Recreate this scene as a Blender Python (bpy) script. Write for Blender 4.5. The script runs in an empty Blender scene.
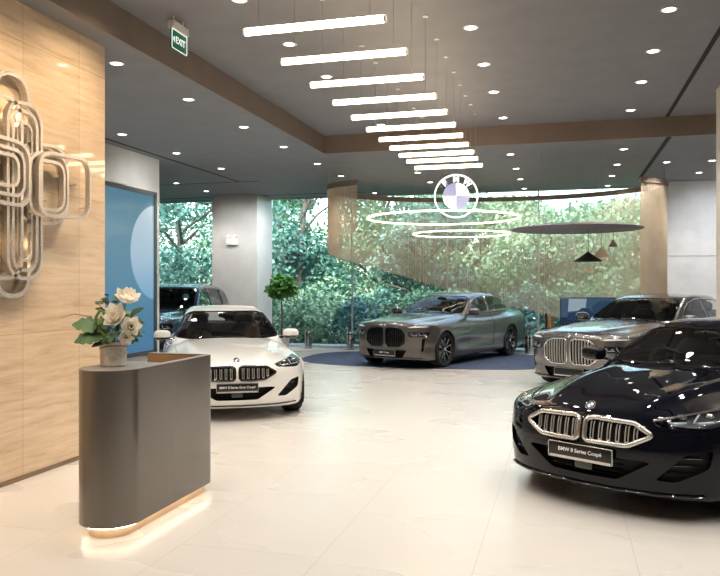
import bpy, bmesh, math, random
import numpy as np
from mathutils import Vector, Matrix
from mathutils.bvhtree import BVHTree

SC = bpy.context.scene
COL = SC.collection
PI = math.pi

# ------------------------------------------------------------------ materials
MATS = {}

def pbr(name, color, rough=0.5, metal=0.0, coat=0.0, emis=None, estr=0.0, spec=None, coat_rough=0.02):
    if name in MATS:
        return MATS[name]
    m = bpy.data.materials.new(name)
    m.use_nodes = True
    b = m.node_tree.nodes['Principled BSDF']
    b.inputs['Base Color'].default_value = (*color, 1)
    b.inputs['Roughness'].default_value = rough
    b.inputs['Metallic'].default_value = metal
    b.inputs['Coat Weight'].default_value = coat
    b.inputs['Coat Roughness'].default_value = coat_rough
    if spec is not None:
        b.inputs['Specular IOR Level'].default_value = spec
    if emis:
        b.inputs['Emission Color'].default_value = (*emis, 1)
        b.inputs['Emission Strength'].default_value = estr
    MATS[name] = m
    return m

def nodes_of(m):
    nt = m.node_tree
    return nt, nt.nodes, nt.links, nt.nodes['Principled BSDF']

def add(nt, kind, **kw):
    n = nt.nodes.new(kind)
    for k, v in kw.items():
        if k.startswith('i_'):
            key = k[2:]
            n.inputs[int(key) if key.isdigit() else key.replace('_', ' ')].default_value = v
        else:
            setattr(n, k, v)
    return n

def ramp(nt, stops):
    r = nt.nodes.new('ShaderNodeValToRGB')
    e = r.color_ramp.elements
    while len(e) < len(stops):
        e.new(0.5)
    for el, (p, c) in zip(e, stops):
        el.position = p
        el.color = (*c, 1)
    return r

def paint(name, color, metal=0.55, rough=0.3, flake=True, spec=0.5):
    m = pbr(name, color, rough, metal, 1.0, spec=spec)
    nt, N, L, b = nodes_of(m)
    # the inside of the sheet metal is dark
    geo = add(nt, 'ShaderNodeNewGeometry')
    mix = add(nt, 'ShaderNodeMix', data_type='RGBA')
    mix.inputs['A'].default_value = (*color, 1)
    mix.inputs['B'].default_value = (0.012, 0.012, 0.013, 1)
    L.new(geo.outputs['Backfacing'], mix.inputs['Factor'])
    if flake:
        tc = add(nt, 'ShaderNodeTexCoord')
        ns = add(nt, 'ShaderNodeTexNoise', i_Scale=900.0, i_Detail=1.0)
        L.new(tc.outputs['Object'], ns.inputs['Vector'])
        rp = ramp(nt, [(0.3, tuple(c * 0.85 for c in color)), (0.7, tuple(min(1, c * 1.15) for c in color))])
        L.new(ns.outputs['Fac'], rp.inputs['Fac'])
        L.new(rp.outputs['Color'], mix.inputs['A'])
    L.new(mix.outputs['Result'], b.inputs['Base Color'])
    inv = add(nt, 'ShaderNodeMath', operation='SUBTRACT', i_0=1.0)
    L.new(geo.outputs['Backfacing'], inv.inputs[1])
    L.new(inv.outputs[0], b.inputs['Coat Weight'])
    return m

def thin_glass(name, tint=(0.6, 0.65, 0.65), ior=1.5, gloss=(1, 1, 1), gain=1.0):
    """a thin pane: tinted see-through with a fresnel reflection"""
    if name in MATS:
        return MATS[name]
    m = bpy.data.materials.new(name)
    m.use_nodes = True
    nt = m.node_tree
    nt.nodes.clear()
    out = add(nt, 'ShaderNodeOutputMaterial')
    tr = add(nt, 'ShaderNodeBsdfTransparent')
    tr.inputs[0].default_value = (*tint, 1)
    gl = add(nt, 'ShaderNodeBsdfGlossy')
    gl.inputs['Color'].default_value = (*gloss, 1)
    gl.inputs['Roughness'].default_value = 0.0
    fr = add(nt, 'ShaderNodeFresnel')
    fr.inputs['IOR'].default_value = ior
    mu = add(nt, 'ShaderNodeMath', operation='MULTIPLY', use_clamp=True)
    mu.inputs[1].default_value = gain
    mx = add(nt, 'ShaderNodeMixShader')
    nt.links.new(fr.outputs[0], mu.inputs[0])
    nt.links.new(mu.outputs[0], mx.inputs[0])
    nt.links.new(tr.outputs[0], mx.inputs[1])
    nt.links.new(gl.outputs[0], mx.inputs[2])
    nt.links.new(mx.outputs[0], out.inputs[0])
    MATS[name] = m
    return m

def glow(name, color, strength):
    return pbr(name, (0.8, 0.8, 0.8), 0.5, emis=color, estr=strength)

# ------------------------------------------------------------------ objects
def tag(o, label=None, cat=None, group=None, kind=None):
    if label: o['label'] = label
    if cat: o['category'] = cat
    if group: o['group'] = group
    if kind: o['kind'] = kind
    return o

def thing(name, label, cat, loc=(0, 0, 0), rz=0.0, group=None):
    o = bpy.data.objects.new(name, None)
    COL.objects.link(o)
    o.empty_display_size = 0.1
    o.location = loc
    o.rotation_euler = (0, 0, rz)
    return tag(o, label, cat, group)

def link_mesh(name, me, mat, parent=None):
    o = bpy.data.objects.new(name, me)
    COL.objects.link(o)
    if mat is not None:
        for k in (mat if isinstance(mat, (list, tuple)) else [mat]):
            me.materials.append(k)
    if parent is not None:
        o.parent = parent
    return o

def copy_tree(o, parent=None):
    c = o.copy()
    COL.objects.link(c)
    if parent is not None:
        c.parent = parent
    for ch in list(o.children):
        copy_tree(ch, c)
    return c

def frame_of(d):
    d = Vector(d).normalized()
    up = Vector((0, 0, 1)) if abs(d.z) < 0.95 else Vector((1, 0, 0))
    a = d.cross(up).normalized()
    return a, a.cross(d).normalized()

class MB:
    """collects verts and faces, then links them as one mesh object"""
    def __init__(self):
        self.v = []
        self.f = []
        self.mi = []
    def add(self, vs, fs, mi=0):
        o = len(self.v)
        self.v += [tuple(p) for p in vs]
        for f in fs:
            self.f.append(tuple(i + o for i in f))
            self.mi.append(mi)
        return self
    def box(self, c, s, rz=0.0, mi=0, M=None):
        x, y, z = s[0] / 2, s[1] / 2, s[2] / 2
        pts = [Vector((i * x, j * y, k * z)) for k in (-1, 1) for j in (-1, 1) for i in (-1, 1)]
        if M is None:
            M = Matrix.Rotation(rz, 4, 'Z')
        pts = [M @ p + Vector(c) for p in pts]
        return self.add(pts, [(0, 2, 3, 1), (4, 5, 7, 6), (0, 1, 5, 4), (2, 6, 7, 3), (0, 4, 6, 2), (1, 3, 7, 5)], mi)
    def tube(self, pts, r, n=8, closed=False, cap=True, mi=0, ry=None, flat=None):
        """sweep a circle (or an ellipse r x ry) along pts"""
        pts = [Vector(p) for p in pts]
        m = len(pts)
        rs = r if isinstance(r, (list, tuple)) else [r] * m
        vs = []
        a0 = None
        for i, p in enumerate(pts):
            if closed:
                d = pts[(i + 1) % m] - pts[i - 1]
            else:
                d = pts[min(i + 1, m - 1)] - pts[max(i - 1, 0)]
            d.normalize()
            if flat is not None:
                a = Vector(flat) - d * d.dot(Vector(flat))
                a.normalize()
            elif a0 is None:
                a, _ = frame_of(d)
            else:
                a = (a0 - d * a0.dot(d)).normalized()
            a0 = a
            b = d.cross(a)
            for k in range(n):
                t = 2 * PI * (k + (0.5 if n == 4 else 0)) / n
                vs.append(p + a * (math.cos(t) * rs[i]) + b * (math.sin(t) * (rs[i] if ry is None else ry)))
        fs = []
        for i in range(m if closed else m - 1):
            j = (i + 1) % m
            for k in range(n):
                l = (k + 1) % n
                fs.append((i * n + k, i * n + l, j * n + l, j * n + k))
        if cap and not closed:
            fs.append(tuple(range(n))[::-1])
            fs.append(tuple((m - 1) * n + k for k in range(n)))
        return self.add(vs, fs, mi)
    def lathe(self, prof, n=32, M=None, mi=0, closed=False, cap0=True, cap1=True):
        """prof: list of (r, h) turned about the local z axis"""
        vs, fs = [], []
        m = len(prof)
        for (r, h) in prof:
            for k in range(n):
                t = 2 * PI * k / n
                vs.append(Vector((r * math.cos(t), r * math.sin(t), h)))
        for i in range(m if closed else m - 1):
            j = (i + 1) % m
            for k in range(n):
                l = (k + 1) % n
                fs.append((i * n + k, i * n + l, j * n + l, j * n + k))
        if not closed:
            if cap0 and prof[0][0] > 1e-5: fs.append(tuple(range(n))[::-1])
            if cap1 and prof[-1][0] > 1e-5: fs.append(tuple((m - 1) * n + k for k in range(n)))
        if M is not None:
            vs = [M @ p for p in vs]
        return self.add(vs, fs, mi)
    def prism(self, poly, z0, z1, M=None, mi=0):
        n = len(poly)
        vs = [Vector((p[0], p[1], z0)) for p in poly] + [Vector((p[0], p[1], z1)) for p in poly]
        if M is not None:
            vs = [M @ p for p in vs]
        fs = [tuple(range(n))[::-1], tuple(range(n, 2 * n))]
        fs += [(i, (i + 1) % n, n + (i + 1) % n, n + i) for i in range(n)]
        return self.add(vs, fs, mi)
    def ellipsoid(self, c, r, nu=16, nv=10, M=None, e=1.0, mi=0):
        vs, fs = [], []
        def pw(v):
            return math.copysign(abs(v) ** e, v)
        for j in range(nv + 1):
            ph = -PI / 2 + PI * j / nv
            for i in range(nu):
                th = 2 * PI * i / nu
                p = Vector((r[0] * pw(math.cos(ph)) * pw(math.cos(th)), r[1] * pw(math.cos(ph)) * pw(math.sin(th)), r[2] * pw(math.sin(ph))))
                if M is not None: p = M @ p
                vs.append(p + Vector(c))
        for j in range(nv):
            for i in range(nu):
                k = (i + 1) % nu
                fs.append((j * nu + i, j * nu + k, (j + 1) * nu + k, (j + 1) * nu + i))
        return self.add(vs, fs, mi)
    def build(self, name, mat, parent=None, smooth=35, bevel=0.0, weld=True, seg=2):
        me = bpy.data.meshes.new(name)
        me.from_pydata(self.v, [], self.f)
        if self.mi and max(self.mi) > 0:
            me.polygons.foreach_set('material_index', self.mi)
        bm = bmesh.new()
        bm.from_mesh(me)
        if weld:
            bmesh.ops.remove_doubles(bm, verts=bm.verts, dist=1e-5)
        bmesh.ops.recalc_face_normals(bm, faces=bm.faces)
        if bevel > 0:
            es = [e for e in bm.edges if e.is_manifold and e.calc_face_angle(0) > 0.5]
            bmesh.ops.bevel(bm, geom=es, offset=bevel, segments=seg, profile=0.5, affect='EDGES', clamp_overlap=True)
        if smooth:
            lim = math.radians(smooth)
            for f in bm.faces: f.smooth = True
            for e in bm.edges:
                if not e.is_manifold or e.calc_face_angle(0) > lim: e.smooth = False
        bm.to_mesh(me)
        bm.free()
        return link_mesh(name, me, mat, parent)

def text_mesh(name, body, size, mat, parent=None, M=None, extrude=0.001, align='CENTER', spacing=1.0, bold=0.0):
    cu = bpy.data.curves.new('tmp_text', 'FONT')
    cu.body = body
    cu.size = size
    cu.extrude = extrude
    cu.offset = bold
    cu.align_x = align
    cu.align_y = 'CENTER'
    cu.space_character = spacing
    to = bpy.data.objects.new('tmp_text', cu)
    COL.objects.link(to)
    dg = bpy.context.evaluated_depsgraph_get()
    me = bpy.data.meshes.new_from_object(to.evaluated_get(dg))
    bpy.data.objects.remove(to)
    me.name = name
    if M is not None:
        me.transform(M)
    me.materials.clear()
    return link_mesh(name, me, mat, parent)

def round_poly(pts, r, n=4):
    """convex polygon with rounded corners"""
    rs = r if isinstance(r, (list, tuple)) else [r] * len(pts)
    out = []
    m = len(pts)
    for i in range(m):
        p = Vector(pts[i]); a = Vector(pts[i - 1]); b = Vector(pts[(i + 1) % m])
        da = (a - p); db = (b - p)
        la, lb = da.length, db.length
        rr = min(rs[i], la * 0.48, lb * 0.48)
        if rr < 1e-4:
            out.append(tuple(p)); continue
        p0 = p + da / la * rr
        p1 = p + db / lb * rr
        for k in range(n + 1):
            t = k / n
            q = p0 * (1 - t) ** 2 + p * 2 * t * (1 - t) + p1 * t ** 2
            out.append(tuple(q))
    return out
# ------------------------------------------------------------------ car bodies
def tab(pairs, ext=False):
    """smooth monotone table from control points"""
    xs = np.array([p[0] for p in pairs], float)
    ys = np.array([p[1] for p in pairs], float)
    h = np.diff(xs); d = np.diff(ys) / h
    m = np.zeros(len(xs))
    m[0], m[-1] = d[0], d[-1]
    for i in range(1, len(xs) - 1):
        if d[i - 1] * d[i] > 0:
            w1 = 2 * h[i] + h[i - 1]; w2 = h[i] + 2 * h[i - 1]
            m[i] = (w1 + w2) / (w1 / d[i - 1] + w2 / d[i])
    X = np.linspace(xs[0], xs[-1], 1200)
    k = np.clip(np.searchsorted(xs, X, side='right') - 1, 0, len(xs) - 2)
    t = (X - xs[k]) / h[k]
    Y = ((1 + 2 * t) * (1 - t) ** 2 * ys[k] + t * (1 - t) ** 2 * h[k] * m[k]
         + t * t * (3 - 2 * t) * ys[k + 1] + t * t * (t - 1) * h[k] * m[k + 1])
    ker = np.hanning(61); ker /= ker.sum()
    Yp = np.concatenate([Y[0] + (np.arange(-60, 0)) * (Y[1] - Y[0]), Y, Y[-1] + np.arange(1, 61) * (Y[-1] - Y[-2])])
    Y = np.convolve(Yp, ker, 'same')[60:-60]
    s0 = (Y[1] - Y[0]) / (X[1] - X[0]); s1 = (Y[-1] - Y[-2]) / (X[-1] - X[-2])
    def f(q):
        r = np.interp(q, X, Y)
        return r + np.where(q < X[0], (q - X[0]) * s0, 0) + np.where(q > X[-1], (q - X[-1]) * s1, 0)
    return f

def smax(a, b, k):
    h = np.maximum(k - np.abs(a - b), 0) / k
    return np.maximum(a, b) + h * h * k * 0.25

def smin(a, b, k):
    return -smax(-a, -b, k)

class Form:
    """the outer skin of a car as an implicit surface; s runs back from the nose"""
    def __init__(self, P):
        self.P = P
        for k in ('hood', 'plan', 'sidez', 'nose', 'bow', 'tail', 'bowr', 'roof', 'gplan', 'bottom'):
            setattr(self, k, tab(P[k]))
    def __call__(self, x, y, z):
        P = self.P
        s = -x
        a = np.sqrt(y * y + 1e-6)
        zt = self.hood(s) - P['crown'] * (a / 0.9) ** 2.2
        fade = np.clip((s - 0.12) / 0.4, 0, 1) * np.clip((P['cowl'] + 0.25 - s) / 0.5, 0, 1)
        for (a0, a1, wd, amp) in P['ridges']:
            ac = a0 + (a1 - a0) * np.clip(s / P['cowl'], 0, 1) ** 0.8
            q = (a - ac) / wd
            zt = zt + fade * amp * np.where(q < 0, np.exp(-(q * 1.0) ** 2), np.exp(-(q * 2.4) ** 2))
        T = z - zt
        side = self.plan(s) - self.sidez(z)
        for (sc, amp) in P['flares']:
            side = side + amp * np.exp(-((s - sc) / 0.42) ** 2) * np.exp(-((z - 0.62) / 0.22) ** 2)
        # hollow door flank
        side = side - P['scoop'] * np.exp(-((z - P['scoopz']) / 0.11) ** 2) * np.clip((s - P['sF'] - 0.42) / 0.3, 0, 1) * np.clip((P['sR'] - 0.42 - s) / 0.3, 0, 1)
        S = a - side
        N = (self.nose(z) + self.bow(a) - s) * 0.9
        R = (s - (P['L'] - self.tail(z) - self.bowr(a))) * 0.9
        B = self.bottom(s) - z
        F = smax(T, S, P['k1'])
        F = smax(F, N, P['k2'])
        F = smax(F, R, 0.10)
        F = smax(F, B, 0.05)
        sr = s - P['wcurve'] * a * a * np.clip((2.9 - s) / 1.2, 0, 1) + 0.20 * a * a * np.clip((s - 3.2) / 1.0, 0, 1)
        zr = self.roof(sr)
        sl = (self.roof(sr + 0.01) - self.roof(sr - 0.01)) / 0.02
        Tg = (z - (zr - P['rcrown'] * a * a)) / np.sqrt(1 + sl * sl)
        Sg = (a - (self.gplan(s) - P['tumble'] * np.maximum(z - P['belt'], -0.02) - 0.6 * np.maximum(P['belt'] - 0.08 - z, 0))) * 0.9
        G = smax(Tg, Sg, P['kg'])
        G = np.maximum(G, P['cowl'] - 0.42 - s)
        return smin(F, G, 0.035)
    def normal(self, V):
        e = 2e-3
        x, y, z = V[:, 0], V[:, 1], V[:, 2]
        g = np.stack([self(x + e, y, z) - self(x - e, y, z), self(x, y + e, z) - self(x, y - e, z), self(x, y, z + e) - self(x, y, z - e)], 1) / (2 * e)
        return g
    def mesh(self, h):
        P = self.P
        xs = np.arange(-P['L'] - 0.1, 0.1 + h, h)
        ny = int(math.ceil(1.1 / h))
        ys = (np.arange(-ny, ny) + 0.5) * h
        zs = np.arange(0.08, P['H'] + 0.1, h)
        X, Y, Z = np.meshgrid(xs, ys, zs, indexing='ij')
        F = self(X.ravel(), Y.ravel(), Z.ravel()).reshape(X.shape)
        I = F < 0
        nx, nyy, nz = F.shape
        cnt = np.zeros((nx - 1, nyy - 1, nz - 1)); pos = np.zeros((nx - 1, nyy - 1, nz - 1, 3))
        idx3 = np.indices((nx - 1, nyy - 1, nz - 1))
        for ax in range(3):
            o1, o2 = [q for q in range(3) if q != ax]
            for i in (0, 1):
                for j in (0, 1):
                    sl0 = [slice(0, -1)] * 3; sl1 = [slice(0, -1)] * 3
                    for o, k in ((o1, i), (o2, j)):
                        sl0[o] = sl1[o] = slice(k, F.shape[o] - 1 + k)
                    sl0[ax] = slice(0, -1); sl1[ax] = slice(1, None)
                    f0 = F[tuple(sl0)]; f1 = F[tuple(sl1)]
                    cr = (f0 < 0) != (f1 < 0)
                    t = np.where(cr, f0 / np.where(cr, f0 - f1, 1), 0)
                    cnt += cr
                    pos[..., ax] += np.where(cr, t, 0)
                    pos[..., o1] += np.where(cr, i, 0)
                    pos[..., o2] += np.where(cr, j, 0)
        act = cnt > 0
        vid = -np.ones(act.shape, int)
        vid[act] = np.arange(act.sum())
        loc = pos[act] / cnt[act][:, None]
        base = np.stack([idx3[q][act] for q in range(3)], 1)
        V = (base + loc) * h + np.array([xs[0], ys[0], zs[0]])
        Q = []
        for ax in range(3):
            o1, o2 = (ax + 1) % 3, (ax + 2) % 3
            sl0 = [slice(None)] * 3; sl1 = [slice(None)] * 3
            sl0[ax] = slice(0, -1); sl1[ax] = slice(1, None)
            ch = I[tuple(sl0)] != I[tuple(sl1)]
            w = np.argwhere(ch)
            w = w[(w[:, o1] > 0) & (w[:, o2] > 0) & (w[:, o1] < F.shape[o1] - 1) & (w[:, o2] < F.shape[o2] - 1)]
            ins = I[tuple(sl0)][tuple(w.T)]
            c = []
            for d1, d2 in ((1, 1), (0, 1), (0, 0), (1, 0)):
                q = w.copy(); q[:, o1] -= d1; q[:, o2] -= d2
                c.append(vid[tuple(q.T)])
            c = np.stack(c, 1)
            c[~ins] = c[~ins][:, ::-1]
            Q.append(c)
        Q = np.concatenate(Q)
        Q = Q[(Q >= 0).all(1)]
        for _ in range(4):
            f = self(V[:, 0], V[:, 1], V[:, 2])
            g = self.normal(V)
            st = -(f / np.maximum((g * g).sum(1), 0.05))[:, None] * g
            ln = np.linalg.norm(st, axis=1)
            st *= np.minimum(1, h * 0.6 / np.maximum(ln, 1e-9))[:, None]
            V = V + st
        return V, Q

AX = {'front': (1, 2), 'side': (0, 2), 'top': (0, 1)}

class CarSkin:
    """the skin as plain polygons that outlines can be cut out of"""
    def __init__(self, P, h):
        self.P = P
        self.form = Form(P)
        V, Q = self.form.mesh(h)
        self.V = [tuple(v) for v in V.tolist()]
        self.F = [tuple(q) for q in Q.tolist()]
        self.bvh = BVHTree.FromPolygons(self.V, self.F)
        c = V[Q].mean(1)
        d1 = V[Q[:, 2]] - V[Q[:, 0]]; d2 = V[Q[:, 3]] - V[Q[:, 1]]
        n = np.cross(d1, d2); n /= np.maximum(np.linalg.norm(n, axis=1), 1e-12)[:, None]
        if (n[:, 2] * (c[:, 2] - 0.6)).sum() < 0: n = -n
        self.C = [Vector(x) for x in c.tolist()]
        self.N = [Vector(x) for x in n.tolist()]
        self.part = [0] * len(self.F)
        self.bk = {}
        for i, x in enumerate(c[:, 0].tolist()):
            self.bk.setdefault(int(math.floor(x / 0.3)), []).append(i)
        self.names = ['body']
    # ---- rays onto the untouched skin
    def hit(self, proj, u, v, sign=1):
        if proj == 'front': o, d = Vector((1, u, v)), Vector((-1, 0, 0))
        elif proj == 'top': o, d = Vector((u, v, 3)), Vector((0, 0, -1))
        else: o, d = Vector((u, 2.0 * sign, v)), Vector((0, -sign, 0))
        for e in ((0, 0, 0), (1e-4, 1.3e-4, 1e-4), (-2e-3, 2e-3, 2e-3), (3e-3, -3e-3, -3e-3)):
            p, n, _, _ = self.bvh.ray_cast(o + Vector(e), d)
            if p is not None: break
        if p is None: return None, None
        g = self.form.normal(np.array([p]))[0]
        g = Vector(g.tolist()).normalized()
        return p, g
    def line(self, proj, pts, sign=1, off=0.0, step=0.03):
        out = []
        for a, b in zip(pts[:-1], pts[1:]):
            n = max(1, int((Vector(b) - Vector(a)).length / step))
            for k in range(n):
                q = Vector(a).lerp(Vector(b), k / n)
                p, g = self.hit(proj, q[0], q[1], sign)
                if p is not None: out.append(p + g * off)
        p, g = self.hit(proj, pts[-1][0], pts[-1][1], sign)
        if p is not None: out.append(p + g * off)
        return out
    # ---- cut a convex outline out of the skin and give it its own part id
    def cut(self, name, poly, proj, where, xr=(-1.15, 0.1)):
        i, j = AX[proj]
        if sum(poly[q - 1][0] * poly[q][1] - poly[q][0] * poly[q - 1][1] for q in range(len(poly))) < 0: poly = poly[::-1]
        us = [p[0] for p in poly]; ws = [p[1] for p in poly]
        lo = (min(us) - .05, min(ws) - .05); hi = (max(us) + .05, max(ws) + .05)
        V, F, C, N = self.V, self.F, self.C, self.N
        faces = []
        x0, x1 = (lo[0], hi[0]) if i == 0 else xr
        for b in range(int(math.floor(x0 / 0.3)), int(math.floor(x1 / 0.3)) + 1):
            for f in self.bk.get(b, ()):
                c = C[f]
                if self.part[f] == 0 and lo[0] < c[i] < hi[0] and lo[1] < c[j] < hi[1] and where(c, N[f]): faces.append(f)
        for q in range(len(poly)):
            a, b = poly[q - 1], poly[q]
            nx, ny = b[1] - a[1], a[0] - b[0]
            ln = math.hypot(nx, ny)
            if ln < 1e-5: continue
            nx /= ln; ny /= ln
            k0 = nx * a[0] + ny * a[1]
            cache = {}
            keep = []
            for f in faces:
                vs = F[f]
                ds = [nx * V[v][i] + ny * V[v][j] - k0 for v in vs]
                mx, mn = max(ds), min(ds)
                if mx <= 1e-6: keep.append(f); continue
                if mn >= -1e-6: continue
                ins = []; outs = []
                m = len(vs)
                for w in range(m):
                    v0, v1 = vs[w], vs[(w + 1) % m]
                    d0, d1 = ds[w], ds[(w + 1) % m]
                    if d0 <= 1e-6: ins.append(v0)
                    if d0 >= -1e-6: outs.append(v0)
                    if (d0 < -1e-6 and d1 > 1e-6) or (d0 > 1e-6 and d1 < -1e-6):
                        key = (v0, v1) if v0 < v1 else (v1, v0)
                        nv = cache.get(key)
                        if nv is None:
                            t = d0 / (d0 - d1)
                            A, B = V[v0], V[v1]
                            V.append((A[0] + (B[0] - A[0]) * t, A[1] + (B[1] - A[1]) * t, A[2] + (B[2] - A[2]) * t))
                            nv = cache[key] = len(V) - 1
                        ins.append(nv); outs.append(nv)
                if len(ins) < 3: continue
                F[f] = tuple(ins); keep.append(f)
                if len(outs) >= 3:
                    cc = Vector((0, 0, 0))
                    for v in outs: cc += Vector(V[v])
                    cc /= len(outs)
                    F.append(tuple(outs)); C.append(cc); N.append(N[f]); self.part.append(0)
                    self.bk.setdefault(int(math.floor(cc.x / 0.3)), []).append(len(F) - 1)
            faces = keep
        self.names.append(name)
        pid = len(self.names) - 1
        for f in faces: self.part[f] = pid
        return faces, pid
    def loop(self, faces):
        cnt = {}
        for f in faces:
            vs = self.F[f]
            for w in range(len(vs)): cnt[(vs[w], vs[(w + 1) % len(vs)])] = 1
        left = {a: b for (a, b) in cnt if (b, a) not in cnt}
        best = []
        while left:
            cur = next(iter(left)); out = []
            while cur in left:
                out.append(Vector(self.V[cur])); cur = left.pop(cur)
            if len(out) > len(best): best = out
        return best
    def recess(self, faces, vec, mb_back, mb_wall):
        """a sunk panel behind an opening: backing and rim walls"""
        vec = Vector(vec)
        vid = {}
        for f in faces:
            ids = []
            for v in self.F[f]:
                if v not in vid:
                    vid[v] = len(mb_back.v)
                    mb_back.v.append(tuple(Vector(self.V[v]) + vec))
                ids.append(vid[v])
            mb_back.f.append(tuple(ids)); mb_back.mi.append(0)
        lp = self.loop(faces)
        n = len(lp)
        if n > 2:
            mb_wall.add(lp + [p + vec for p in lp], [(q, (q + 1) % n, n + (q + 1) % n, n + q) for q in range(n)])
    def part_mesh(self, pid, name):
        ids = {}; V = []; Fc = []
        for f, vs in enumerate(self.F):
            if self.part[f] != pid: continue
            row = []
            for v in vs:
                q = ids.get(v)
                if q is None:
                    q = ids[v] = len(V); V.append(self.V[v])
                row.append(q)
            Fc.append(row)
        me = bpy.data.meshes.new(name)
        me.from_pydata(V, [], Fc)
        if V:
            g = self.form.normal(np.array(V))
            g /= np.maximum(np.linalg.norm(g, axis=1), 1e-9)[:, None]
            me.polygons.foreach_set('use_smooth', [True] * len(me.polygons))
            me.normals_split_custom_set_from_vertices(g.tolist())
        return me

def evenly(lp, step, closed=True):
    pts = lp + [lp[0]] if closed else lp
    d = [0.0]
    for a, b in zip(pts[:-1], pts[1:]): d.append(d[-1] + (b - a).length)
    n = max(6, int(d[-1] / step))
    out = []; k = 0
    for q in range(n if closed else n + 1):
        t = d[-1] * q / n
        while k < len(d) - 2 and d[k + 1] < t: k += 1
        w = (t - d[k]) / max(d[k + 1] - d[k], 1e-9)
        out.append(pts[k].lerp(pts[k + 1], min(1, w)))
    return out

def mirror(poly):
    return [(-p[0], p[1]) for p in poly]

COUPE = dict(
    L=4.85, H=1.345, sF=0.86, sR=3.70, wr=0.345, track=0.935, cowl=1.72,
    hood=[(-0.05, 0.70), (0.06, 0.735), (0.2, 0.775), (0.5, 0.835), (1.0, 0.90), (1.5, 0.945), (1.8, 0.965), (2.6, 0.95), (3.4, 0.97), (4.2, 1.0), (4.6, 0.985), (4.85, 0.95)],
    crown=0.115, ridges=[(0.30, 0.62, 0.15, 0.030)],
    plan=[(0.0, 0.93), (0.5, 0.945), (0.9, 0.948), (1.6, 0.935), (2.3, 0.93), (3.0, 0.94), (3.7, 0.955), (4.3, 0.92), (4.85, 0.80)],
    sidez=[(0.10, 0.12), (0.18, 0.06), (0.28, 0.035), (0.42, 0.018), (0.56, 0.0), (0.68, 0.004), (0.78, 0.035), (0.88, 0.09), (1.0, 0.19), (1.1, 0.3)],
    flares=[(0.86, 0.012), (3.70, 0.02)], scoop=0.025, scoopz=0.42,
    nose=[(0.10, 0.16), (0.16, 0.07), (0.24, 0.03), (0.36, 0.015), (0.48, 0.0), (0.60, 0.012), (0.70, 0.04), (0.76, 0.075), (0.85, 0.16)],
    bow=[(0, 0), (0.2, 0.010), (0.4, 0.045), (0.55, 0.095), (0.7, 0.18), (0.8, 0.275), (0.88, 0.41), (0.96, 0.65)],
    tail=[(0.1, 0.2), (0.3, 0.08), (0.6, 0.02), (0.85, 0.0), (1.0, 0.03)],
    bowr=[(0, 0), (0.4, 0.03), (0.7, 0.12), (0.85, 0.28), (0.95, 0.5)],
    bottom=[(0.0, 0.17), (0.4, 0.15), (2.4, 0.16), (4.3, 0.17), (4.85, 0.22)],
    roof=[(1.3, 0.78), (1.6, 0.905), (1.75, 0.965), (2.1, 1.11), (2.5, 1.258), (2.75, 1.318), (3.05, 1.343), (3.4, 1.322), (3.8, 1.225), (4.2, 1.09), (4.5, 0.98), (4.9, 0.83)],
    gplan=[(1.3, 0.80), (1.8, 0.815), (2.4, 0.81), (3.0, 0.79), (3.6, 0.735), (4.2, 0.62), (4.8, 0.45)],
    tumble=0.52, belt=0.93, rcrown=0.07, wcurve=0.22, k1=0.09, k2=0.07, kg=0.07,
    shield=[(0.772, 0.965), (0.642, 1.215), (0.50, 1.258), (-0.50, 1.258), (-0.642, 1.215), (-0.772, 0.965), (-0.5, 0.935), (0.5, 0.935)],
    windows=[[(1.98, 0.965), (3.12, 0.985), (3.12, 1.262), (2.9, 1.262), (2.62, 1.222), (2.3, 1.115)],
             [(3.18, 0.988), (3.84, 1.01), (3.88, 1.04), (3.72, 1.14), (3.5, 1.215), (3.18, 1.26)]],
    rear=[(0.60, 1.06), (0.48, 1.235), (-0.48, 1.235), (-0.60, 1.06)],
    doors=[[(1.82, 0.30), (3.25, 0.30), (3.45, 0.60), (3.38, 0.93), (1.82, 0.93)]],
    handles=[(3.18, 0.80)],
    hoodline=[(0.16, -0.40), (0.16, 0.40), (0.34, 0.60), (0.7, 0.735), (1.55, 0.775), (1.66, 0.6), (1.70, 0.0), (1.66, -0.6), (1.55, -0.775), (0.7, -0.735), (0.34, -0.60)],
    kidney=[(0.026, 0.552), (0.05, 0.530), (0.35, 0.532), (0.49, 0.605), (0.50, 0.622), (0.38, 0.692), (0.07, 0.704), (0.026, 0.685)],
    slats=[0.075, 0.140, 0.205, 0.270, 0.335, 0.395], slat='u', kframe=0.019, lipz=0.232,
    intake=[(-0.26, 0.275), (0.26, 0.275), (0.50, 0.425), (0.44, 0.435), (-0.44, 0.435), (-0.50, 0.425)],
    corner=[(0.515, 0.305), (0.64, 0.30), (0.815, 0.40), (0.835, 0.53), (0.71, 0.505)],
    lamp=[(0.485, 0.712), (0.53, 0.680), (0.80, 0.665), (0.875, 0.70), (0.885, 0.735), (0.84, 0.775), (0.80, 0.779)],
    plate=(0.437, 0.52, 0.115), emblem=('top', 0.135), mirror=(1.95, 1.0), seatz=-0.045,
)

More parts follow.
